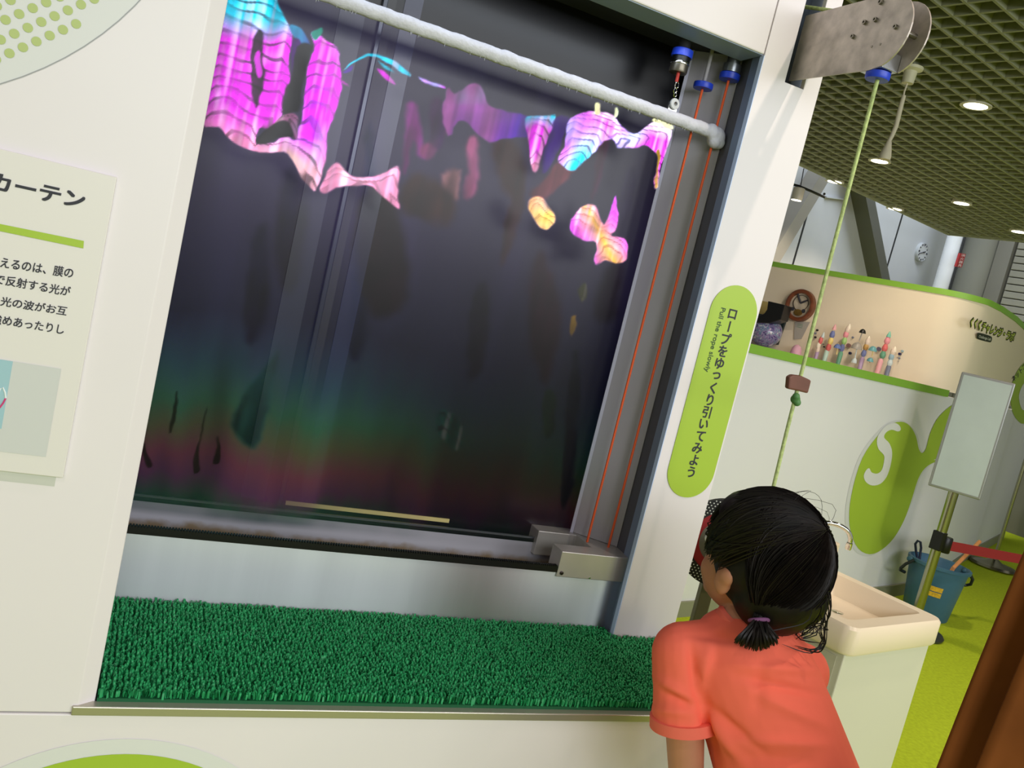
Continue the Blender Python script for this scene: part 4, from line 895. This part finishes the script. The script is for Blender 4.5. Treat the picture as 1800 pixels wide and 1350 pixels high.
# ------------------------------------------------------------------ bucket
BX, BY = 4.36, 3.36
bk = thing('bucket', 'blue plastic bucket with a yellow label beside the belt post', 'bucket', (BX, BY, 0))
bm_ = mat('bucket_blue', '3d6781', .45)
MB().lathe([(.118, 0), (.122, .005), (.158, .30), (.170, .302), (.171, .318), (.158, .322), (.153, .315), (.117, .012), (0, .010)], (BX, BY, 0), seg=40).build('body', bm_, bk, True)
rd = np.array([RX[0], RX[1], 0]); rd /= np.linalg.norm(rd); fd2 = np.array([-rd[1], rd[0], 0])
for s_ in (-1, 1):
    c = np.array([BX, BY, .29])+rd*s_*.165
    MB().tube([c+fd2*-.03+(0, 0, .015), c+rd*s_*.035+fd2*-.02-(0, 0, .02), c+rd*s_*.045-(0, 0, .055), c+rd*s_*.035+fd2*.02-(0, 0, .07), c+fd2*.03-(0, 0, .08)], .009, 8).build('handle', mat('handle_black', '1b2226', .5), bk, True)
    MB().ell(c+(0, 0, .01), .026, .026, .02).build('ear', bm_, bk, True)
vs = []; 
dview = np.array([EYE[0]-BX, EYE[1]-BY]); a0_ = math.atan2(dview[1], dview[0])+.12
for z0_, z1_ in ((.178, .206), (.146, .173)):
    mb = MB(); n_ = 8; pts = []
    for k in range(n_+1):
        an = a0_-.26+.52*k/n_
        for z in (z0_, z1_): rr = .1225+(z-.005)/.295*.036+.0022; pts.append((BX+rr*math.cos(an), BY+rr*math.sin(an), z))
    mb.add(pts, [(2*k, 2*k+2, 2*k+3, 2*k+1) for k in range(n_)]).build('label', mat('label_yellow', 'd3a92e', .5, noise=.25, nscale=90), bk, fix=False)
lp = thing('cord_loop', 'dark blue cord loop standing up from the bucket rim', 'cord', (BX, BY, .31))
c = dw(1611, 975, 4.95)
MB().tube([dw(*p, 4.95) for p in ((1614, 988), (1610, 968), (1609, 956), (1613, 950.5), (1618, 953), (1619, 963), (1616, 986))], .007, 8).build('loop', mat('loop_navy', '1d2740', .6), lp, True)
st = thing('wooden_stick', 'pale orange wooden stick leaning out of the blue bucket', 'stick', (BX, BY, .1))
MB().tube([np.array([BX, BY, .05])+rd*.02, dw(1676, 998, 4.85), dw(1712, 962, 5.0), dw(1722, 952, 5.04)], .011, 10).build('shaft', mat('stick_wood', 'c98a55', .5, noise=.1, nscale=30), st, True)

# ------------------------------------------------------------------ belt posts
SXp, SYp = 3.98, 3.11
sp_ = thing('belt_post', 'steel belt post with sign holder standing before the blue bucket', 'belt barrier', (SXp, SYp, 0))
pst = mat('post_steel', 'a8a68f', .2, 1)
MB().lathe([(.155, .002), (.158, .012), (.15, .022), (.05, .032), (.03, .05)], (SXp, SYp, 0), seg=40).build('base', mat('base_dark', '3d4038', .4, .4), sp_, True)
MB().lathe([(.0255, .03), (.0255, 1.12), (.02, 1.125)], (SXp, SYp, 0), seg=24).build('post', pst, sp_, True)
MB().box((-.032, -.03, .46), (.012, .03, .56), Matrix.Translation((SXp, SYp, 0)) @ Matrix.Rotation(.25, 4, 'Z')).build('belt_clip', RUBBER, sp_, bevel=.004)
bz = .492; e1 = on(1815, 992, (0, 0, 1), bz-.02); b1 = np.array([SXp, SYp, bz]); bdir = (e1-b1); bdir[2] = 0; bdir /= np.linalg.norm(bdir)
cc = b1+bdir*.045
MB().lathe([(.028, -.04), (.031, -.035), (.031, .04), (.028, .045)], cc, seg=20).build('belt_head', RUBBER, sp_, True)
bt = b1+bdir*.075; be = b1+bdir*3.2; nn = np.array([-bdir[1], bdir[0], 0])*.0008
MB().prism([bt-nn-(0, 0, .026), be-nn-(0, 0, .045), be-nn+(0, 0, .007), bt-nn+(0, 0, .026)], nn*2).build('belt', mat('belt_red', '8f1f24', .6), sp_)
# sign holder on the post
fd3 = np.array([EYE[0]-SXp, EYE[1]-SYp, 0]); fd3 /= np.linalg.norm(fd3); sd3 = np.cross(U3, fd3)
def SH(u, z, o=0): return np.array([SXp, SYp, z])+sd3*u+fd3*(.03+o)
MB().prism([SH(-.125, .78), SH(.125, .78), SH(.125, 1.40), SH(-.125, 1.40)], fd3*.014).build('sign_frame', mat('frame_grey', '9a9c9c', .35, .5), sp_, bevel=.006)
MB().prism([SH(-.112, .793, .0143), SH(.112, .793, .0143), SH(.112, 1.387, .0143), SH(-.112, 1.387, .0143)], fd3*.0012).build('sign_sheet', mat('sheet_bluegrey', 'b4c0c0', .3, noise=.04, nscale=6), sp_)
S2 = oz(1741, 993, 0)[:2]-np.array((.06, .06)); s2 = thing('far_stand', 'thin pole on a wide round steel base beyond the bucket', 'stand', (*S2, 0))
MB().lathe([(.165, .002), (.17, .012), (.16, .03), (.07, .045), (.03, .07)], (*S2, 0), seg=44).build('base', mat('base_steel', '8e8a78', .22, 1), s2, True)
MB().lathe([(.014, .06), (.014, 1.3)], (*S2, 0), seg=16).build('pole', pst, s2, True)
bn = thing('white_bench', 'low white bench with a grey foot at the far right', 'bench', (7.75, 4.62, 0))
Mb = Matrix.Translation((7.75, 4.62, 0)) @ Matrix.Rotation(.5, 4, 'Z')
MB().box((-.35, -.2, .38), (.35, .2, .43), Mb).build('top', mat('bench_white', 'd2d2c6', .5), bn, bevel=.006)
for x_ in (-.28, .28): MB().box((x_-.03, -.16, 0), (x_+.03, .16, .38), Mb).build('leg', mat('bench_leg', '8c8f88', .4, .4), bn)
MB().box((-.25, -.02, .12), (.25, .02, .16), Mb).build('stretcher', mat('bench_leg', '8c8f88'), bn)

# ------------------------------------------------------------------ polka dot ring stand behind the child
pd = thing('polka_dot_ring', 'black ring with white polka dots and red disc on a grey post', 'exhibit', dw(1225, 1050, 2.9))
wP = 2.9; kP = wP/F; cP = dw(1268, 953, wP); fx_ = -WX.copy(); fx_[2] = 0; fx_ /= np.linalg.norm(fx_); hx_ = np.cross(U3, fx_)
def RP(r_, th, o=0): return cP+hx_*r_*math.cos(th)+U3*r_*math.sin(th)+fx_*o
Ro, Ri = 79*kP, 56*kP
seg = 48; vs = []
for o in (0, .02):
    for r_ in (Ro, Ri): vs += [RP(r_, 2*PI*k/seg, o) for k in range(seg)]
fs = []
for (i, j) in ((0, 1), (2, 3), (0, 2), (1, 3)): fs += [(i*seg+k, i*seg+(k+1) % seg, j*seg+(k+1) % seg, j*seg+k) for k in range(seg)]
MB().add(vs, fs).build('ring', mat('polka_black', '141512', .6), pd)
dd = MB(); step = 6.6*kP
for i in range(-16, 17):
    for j in range(-20, 21):
        u_, v_ = (i+(j % 2)*.5)*step, j*step*.72; r_ = math.hypot(u_, v_)
        if Ri+1.5*kP < r_ < Ro-1.5*kP:
            c = cP+hx_*u_+U3*v_+fx_*.0208; dd.add([c+hx_*1.25*kP*math.cos(2*PI*k/8)+U3*1.25*kP*math.sin(2*PI*k/8) for k in range(8)], [tuple(range(8))])
o = dd.build('polka_dots', mat('polka_white', 'd9dbcf', .6), pd, fix=False); o['kind'] = 'stuff'
MB().lathe([(Ri, 0), (Ri, .012), (Ri*.72, .012), (Ri*.72, 0)], cP, fx_, 40).build('red_disc', mat('disc_red', '93161d', .5), pd)
MB().lathe([(Ri*.72, 0), (Ri*.72, .008)], cP, fx_, 40).build('inner_disc', mat('disc_grey', '6a695c', .5), pd)
pb_ = cP-U3*Ro*.7-fx_*.03; MB().box((-.022, -.02, 0), (.022, .02, float(pb_[2])), Matrix.Translation((float(pb_[0]), float(pb_[1]), 0)) @ Matrix.Rotation(-.35, 4, 'Z')).build('post', mat('post_taupe', '77725c', .5), pd, bevel=.004)
MB().lathe([(.12, 0), (.12, .012), (.03, .02)], (pb_[0], pb_[1], 0), seg=24).build('foot', mat('post_taupe', '77725c'), pd)

# ------------------------------------------------------------------ brown drape at the lower right
bd = thing('brown_drape', 'brown velvet fabric hanging in folds at the lower right corner', 'fabric', (1.2, .6, .5))
brown = mat('brown_velvet', '74421c', .95, spec=.15, noise=.14, nscale=14)
E0, E1 = dw(1800, 1078, .95), dw(1688, 1350, .95); ed = (E1-E0)/(E0[2]-E1[2]); hr = np.array([RX[0], RX[1], 0]); hr /= np.linalg.norm(hr); hb = np.array([-hr[1], hr[0], 0])
def sheet(u0, du, dep, n_, top, seed):
    vs = []; rows, cols = 40, 36
    for i in range(rows+1):
        z = top*(1-i/rows); P = E0+ed*(E0[2]-z)*(1 if z > .45 else 1) if z > .6 else E0+ed*(E0[2]-.6)+np.array([0, 0, z-.6])
        for k in range(cols+1):
            u = k/cols; wv_ = .016*math.sin(u*n_*PI+seed)+.004*math.sin(7*z+5*u+seed)
            vs.append(P+hr*(u0+u*du)+hb*(dep-.045*math.sin(min(1, u*2.2)*PI/2)+wv_))
    fs = [(i*(cols+1)+k, i*(cols+1)+k+1, (i+1)*(cols+1)+k+1, (i+1)*(cols+1)+k) for i in range(rows) for k in range(cols)]
    return MB().add(vs, fs)
for nm, a_ in (('back_layer', (0, .40, .03, 5, 1.16, .4)), ('front_layer', (.021, .40, -.012, 4, 1.16, 1.3))):
    o = sheet(*a_).build(nm, brown, bd, True); so = o.modifiers.new('thick', 'SOLIDIFY'); so.thickness = .006

# ------------------------------------------------------------------ the child
ch = thing('person', 'child in coral t-shirt with low black ponytail looking up at the soap film', 'person', (.95, .95, 0))
skin = mat('skin', 'bd8264', .55, noise=.04, nscale=20); shirt_m = mat('coral_cotton', 'fa7058', .85, noise=.04, nscale=8, bump=.25, bscale=14)
cam2w = np.stack([RX, UX, -WX], 1)
nf = lambda v: v/np.linalg.norm(v)
hf = nf(cam2w@np.array([-.5, .35, -.8])); hu = cam2w@np.array([.21, .94, .27]); hu = nf(hu-(hu@hf)*hf); hl = np.cross(hu, hf)
HM = np.stack([hl, hf, hu], 1)                        # head axes: left, forward, up
HC = dw(1334, 989, 1.27)
def hp(l, f_, u_): return HC+HM@np.array([l, f_, u_])
W1 = 1.26
nk0, nk1 = hp(0, -.03, -.07), dw(1312, 1112, 1.27)
shL, shR = dw(1200, 1150, 1.26), dw(1402, 1182, 1.30)
ch1, ch2, pel = dw(1312, 1175, 1.275), dw(1352, 1270, 1.26), dw(1392, 1390, 1.25)
elL, wrL = dw(1206, 1360, 1.26), dw(1196, 1478, 1.33)
elR = dw(1392, 1200, 1.48); wrR = np.array((1.118, 1.165, .95))
body = MB()
body.ell(hp(0, 0, .012), .070, .084, .086, HM, 24, 16)              # skull
body.ell(hp(0, .028, -.035), .056, .056, .058, HM, 20, 12)          # face and jaw
body.ell(hp(.026, .048, -.036), .027, .025, .026, HM).ell(hp(-.026, .048, -.036), .027, .025, .026, HM)   # cheeks
body.cone(hp(0, .080, -.004), .006, hp(0, .092, -.026), .0095)      # nose
body.ell(hp(0, .079, -.055), .016, .008, .006, HM); body.ell(hp(0, .066, -.080), .018, .016, .014, HM)
for s_ in (1, -1):
    body.ell(hp(.071*s_, -.004, -.020), .008, .016, .024, HM); body.ell(hp(.075*s_, -.010, -.010), .007, .014, .014, HM)
body.cone(nk0, .040, nk1, .043)
body.cone(nk1, .050, ch1, .082).cone(ch1, .084, ch2, .088).cone(ch2, .088, pel, .092)
body.cone(shL, .036, ch1, .06).cone(shR, .036, ch1, .06)
body.cone(shL, .034, elL, .026).cone(elL, .0255, wrL, .0185)
body.cone(shR, .034, elR, .026).cone(elR, .0255, wrR, .0185)
def hand(wr, d, pn, side, curl):
    d = nf(np.array(d, float)); pn = np.array(pn, float); pn = nf(pn-(pn@d)*d); s_ = np.cross(d, pn)*side
    pc = wr+d*.028
    body.ell(pc, .019, .009, .028, np.stack([s_, pn, d], 1))
    for i, L in enumerate((.034, .039, .036, .028)):
        b0_ = wr+d*.05+s_*(.0145-.0097*i); dirs = d.copy(); p = b0_; r_ = .0052
        for j, fr in enumerate((.42, .32, .26)):
            a = curl*(j+.6); dd_ = d*math.cos(a)+pn*math.sin(a); q2 = p+dd_*L*fr; body.cone(p, r_, q2, r_*.92, 8); p = q2; r_ *= .92
    t0 = wr+d*.016+s_*.017; t1 = t0+nf(d*.6+s_*.7+pn*.35)*.02; t2 = t1+nf(d*.8+s_*.15+pn*.55)*.017
    body.cone(t0, .007, t1, .006, 8).cone(t1, .006, t2, .0052, 8)
hand(wrL, wrL-elL, fx_*-1, 1, .35)
hand(wrR, np.array((-.15, .75, .35)), (-.9, -.1, .1), -1, .95)
hipL, hipR = pel+np.array((-.05, .01, -.03)), pel+np.array((.045, -.03, -.03))
knL, knR = hipL+np.array((.01, .03, -.25)), hipR+np.array((.0, .03, -.25))
anL, anR = np.array((knL[0]+.0, knL[1]-.03, .065)), np.array((knR[0], knR[1]-.03, .065))
for h_, k_, a_ in ((hipL, knL, anL), (hipR, knR, anR)): body.cone(h_, .064, k_, .042).cone(k_, .041, a_, .027).cone(a_, .027, a_+np.array((-.02, .06, -.035)), .022)
blob('body', body, skin, .0034, ch, 5)
for s_ in (1, -1):
    MB().ell(hp(.031*s_, .0735, .002), .0105, .008, .0075, HM, 14, 10).build('eye', mat('eye_white', 'e8e4de', .2), ch, True)
    MB().ell(hp(.031*s_, .079, .002), .0055, .0035, .0055, HM, 12, 8).build('iris', mat('iris_dark', '1c1210', .15), ch, True)
sh_ = MB()
sh_.cone(nk1*.72+ch1*.28, .056, ch1, .094, 32).cone(ch1, .096, ch2, .097, 32).cone(ch2, .097, pel, .103, 32)
sh_.cone(shL+(0, 0, .002), .046, ch1+(0, 0, .012), .070).cone(shR+(0, 0, .002), .046, ch1+(0, 0, .012), .070)
cuL = shL+(elL-shL)*.60; cuR = shR+(elR-shR)*.62
sh_.cone(shL, .043, cuL, .048, flat=True).cone(shL, .046, shL+(cuL-shL)*.3, .046).cone(shR, .043, cuR, .048, flat=True).cone(shR, .046, shR+(cuR-shR)*.3, .046)
ts_ = blob('t_shirt', sh_, shirt_m, .0036, ch, 7)
# soft cloth folds pressed into the mesh: from the armpit across the back and down the sleeve
vv_ = np.array([v.co[:] for v in ts_.data.vertices]); nn_ = np.array([v.normal[:] for v in ts_.data.vertices]); disp = np.zeros(len(vv_))
back_ = vv_-EYE; wq_ = back_@WX; sx2, sy2 = 900+F*(back_@RX)/wq_, 675-F*(back_@UX)/wq_; facing = (nn_*back_).sum(1) < 0
def fold(a, b, r_, h_):
    a, b = np.array(a, float), np.array(b, float); e = b-a; t_ = np.clip(((sx2-a[0])*e[0]+(sy2-a[1])*e[1])/(e@e), 0, 1)
    d_ = np.hypot(sx2-a[0]-t_*e[0], sy2-a[1]-t_*e[1]); return h_*np.exp(-(d_/r_)**2)*np.sin(PI*np.clip(t_*.9+.06, 0, 1))*facing
for a, b, r_, h_ in (((1230, 1225), (1262, 1350), 9, -.007), ((1236, 1240), (1310, 1350), 11, .006), ((1234, 1232), (1350, 1330), 9, -.004), ((1226, 1232), (1212, 1120), 9, -.005), ((1222, 1230), (1150, 1190), 9, .004), ((1222, 1245), (1160, 1215), 7, -.004), ((1215, 1255), (1140, 1245), 8, .003),
                     ((1290, 1170), (1450, 1180), 9, .0035), ((1300, 1190), (1455, 1225), 9, -.004), ((1320, 1215), (1460, 1280), 11, .0035), ((1280, 1330), (1440, 1340), 14, -.004), ((1290, 1300), (1460, 1310), 10, .0035), ((1200, 1110), (1320, 1130), 10, -.003), ((1250, 1120), (1230, 1220), 12, .004), ((1340, 1150), (1330, 1260), 14, -.003)): disp += 1.5*fold(a, b, r_, h_)
for v, d_, n_ in zip(ts_.data.vertices, disp, nn_): v.co = Vector(v.co)+Vector(n_)*float(d_)
dL = nf(cuL-shL); MB().lathe([(.0465, -.017), (.0505, -.016), (.0515, 0), (.048, .001), (.046, -.003)], cuL, dL, 36).build('sleeve_cuff', mat('coral_cuff', 'f0705c', .85), ch, True)
dR = nf(cuR-shR); MB().lathe([(.0465, -.017), (.0505, -.016), (.0515, 0), (.048, .001), (.046, -.003)], cuR, dR, 36).build('sleeve_cuff', MATS['coral_cuff'], ch, True)
cn = nf(nk0-nk1); MB().lathe([(.047, -.012), (.0525, -.009), (.053, .004), (.049, .009), (.044, .004)], nk1+cn*.004, cn, 40).build('collar', MATS['coral_cuff'], ch, True)
pt = MB(); 
pt.cone(pel, .100, (hipL+hipR)/2, .102)
for h_, k_ in ((hipL, knL), (hipR, knR)): pt.cone(h_, .073, k_, .056)
blob('shorts', pt, mat('navy_cotton', '262c3f', .85), .005, ch, 5)
for a_ in (anL, anR):
    s2_ = MB().ell(a_+np.array((-.012, .035, -.040)), .034, .075, .025).ell(a_+np.array((-.012, .075, -.045)), .036, .04, .02)
    blob('shoe', s2_, mat('shoe_white', 'c9c9cc', .6), .004, ch, 3)
# hair: a cap that follows the skull, then locks combed from the whorl to the tie
hairm = mat('black_hair', '120c09', .5, spec=.32, noise=.6, nscale=40)
hc = MB()
SR = np.array([.084, .096, .096]); SC_ = np.array([0, -.010, .018])
hc.ell(hp(0, -.016, .018), .079, .088, .089, HM, 28, 18).ell(hp(0, -.045, -.020), .070, .062, .066, HM, 24, 14).ell(hp(0, .030, .062), .064, .050, .038, HM).ell(hp(.058, .012, .034), .022, .040, .042, HM).ell(hp(-.058, .012, .020), .024, .046, .056, HM)
hc.ell(hp(-.05, -.05, -.03), .035, .045, .05, HM)
blob('hair_cap', hc, hairm, .0036, ch, 4)
tie = dw(1334, 1088, 1.19)
def surf(d):
    d = nf(d); return 1/np.sqrt(((d/SR)**2).sum())*d+SC_
wh = nf(np.array([-.25, -.62, .74])); tl = HM.T@(tie-HC)-SC_; td = nf(tl)
lk = MB(); rr_ = random.Random(3)
for i in range(1500):
    th = rr_.uniform(0, 2*PI); a = np.cross(wh, [0, 0, 1.]); a = nf(a); b = np.cross(wh, a); dirn = a*math.cos(th)+b*math.sin(th)
    s0_ = nf(wh+dirn*rr_.uniform(.02, .55)); side = dirn
    mid = nf(wh*.25+dirn)
    if dirn[1] > .55 and rr_.random() < .8: end = nf(np.array([dirn[0]*.9+rr_.uniform(-.1, .1), .86, .22+rr_.uniform(-.1, .12)]))       # fringe
    elif dirn[0] > .3 and dirn[1] > -.3 and rr_.random() < .75: end = nf(np.array([.85, .45+rr_.uniform(-.35, .3), -.02+rr_.uniform(-.22, .2)]))       # beside the ear
    else: end = nf(td+np.array([rr_.uniform(-.08, .08), rr_.uniform(-.05, .05), rr_.uniform(-.08, .08)]))
    off = rr_.uniform(.0, .0045); pts = []; ph = rr_.uniform(0, 6)
    for k in range(11):
        t_ = k/10; d = (1-t_)**2*s0_+2*t_*(1-t_)*mid*.95+t_*t_*end; p = surf(d); p = SC_+(p-SC_)*(1+off/.09+.010*math.sin(3*t_+ph))
        pts.append(HC+HM@p)
    lk.tube(pts, [.0006]+[.0011]*9+[.0004], 3, False)
o = lk.build('hair_locks', hairm, ch, True, fix=False); o['kind'] = 'stuff'
tl_ = MB()
for i in range(170):
    u_, v_ = rr_.uniform(-1, 1), rr_.uniform(0, 1)
    e = dw(1330+u_*40, 1146-14*abs(u_)**1.5-rr_.uniform(0, 10), 1.165+.03*v_); m_ = dw(1332+u_*30, 1112, 1.155+.03*v_)
    s_ = tie+np.array([rr_.uniform(-.007, .007), rr_.uniform(-.006, .006), rr_.uniform(-.006, .006)])
    tl_.tube([(1-t_)**2*s_+2*t_*(1-t_)*m_+t_*t_*e for t_ in np.linspace(0, 1, 7)], [.0018]*5+[.0014, .0004], 4, False)
tl_.build('ponytail', hairm, ch, True, fix=False)['kind'] = 'stuff'
MB().tube([tie+.0125*(RX*math.cos(t_)+(UX*.35-WX*.9)*math.sin(t_))+UX*-.002 for t_ in np.linspace(0, 2*PI, 21)], .0028, 8, False).build('hair_tie', mat('tie_mauve', '7d4c78', .7), ch, True)
ls = MB()
for i in range(46):
    j = lambda s__: rr_.gauss(0, s__)
    if i < 30: pp = [(1432+j(8), 985+j(14)), (1440+j(9), 1035+j(10)), (1428+j(14), 1075+j(14)), (1420+j(18), 1100+j(14)), (1398+j(26), 1120+j(14))]
    elif i < 38: pp = [(1450+j(4), 1020+j(10)), (1452+j(4), 1070), (1447+j(3), 1105+j(4)), (1447+j(3), 1130+j(5)), (1425+j(6), 1146+j(4)), (1390+j(10), 1136+j(3))]
    else: pp = [(1345+j(30), 882+j(5)), (1380+j(30), 868+j(6)), (1420+j(20), 890+j(8)), (1440+j(10), 930+j(10))]
    W_h = 1.24+.02*j(1); P = [dw(*p, W_h) for p in pp]; pts = []
    for k in range(len(P)-1):
        p0, p1, p2, p3 = P[max(k-1, 0)], P[k], P[k+1], P[min(k+2, len(P)-1)]
        for t_ in np.linspace(0, 1, 5)[:-1]: pts.append(.5*(2*p1+(p2-p0)*t_+(2*p0-5*p1+4*p2-p3)*t_*t_+(3*p1-p0-3*p2+p3)*t_**3))
    pts.append(P[-1]); w0 = .0009 if i < 38 else .0003
    ls.tube(pts, [w0]*(len(pts)-2)+[w0*.7, w0*.3], 4, False)
ls.build('loose_strands', hairm, ch, True, fix=False)['kind'] = 'stuff'
fr = MB()
for i in range(90):
    j = lambda s__: rr_.gauss(0, s__)
    x0 = rr_.uniform(0, 1); pp = [(1330-60*x0+j(5), 895+14*x0+j(5)), (1275-22*x0+j(4), 905+12*x0+j(5)), (1262-14*x0+j(5), 930+8*x0+j(6)), (1257-4*x0+j(6), 950+j(8))]
    wq = 1.275+.03*x0; P = [dw(*p, wq+.0*k) for k, p in enumerate(pp)]
    fr.tube([P[0], P[1]*.9+P[0]*.05+P[2]*.05, P[2], P[3]], [.0014, .0017, .0013, .0004], 4, False)
fr.build('fringe', hairm, ch, True, fix=False)['kind'] = 'stuff'
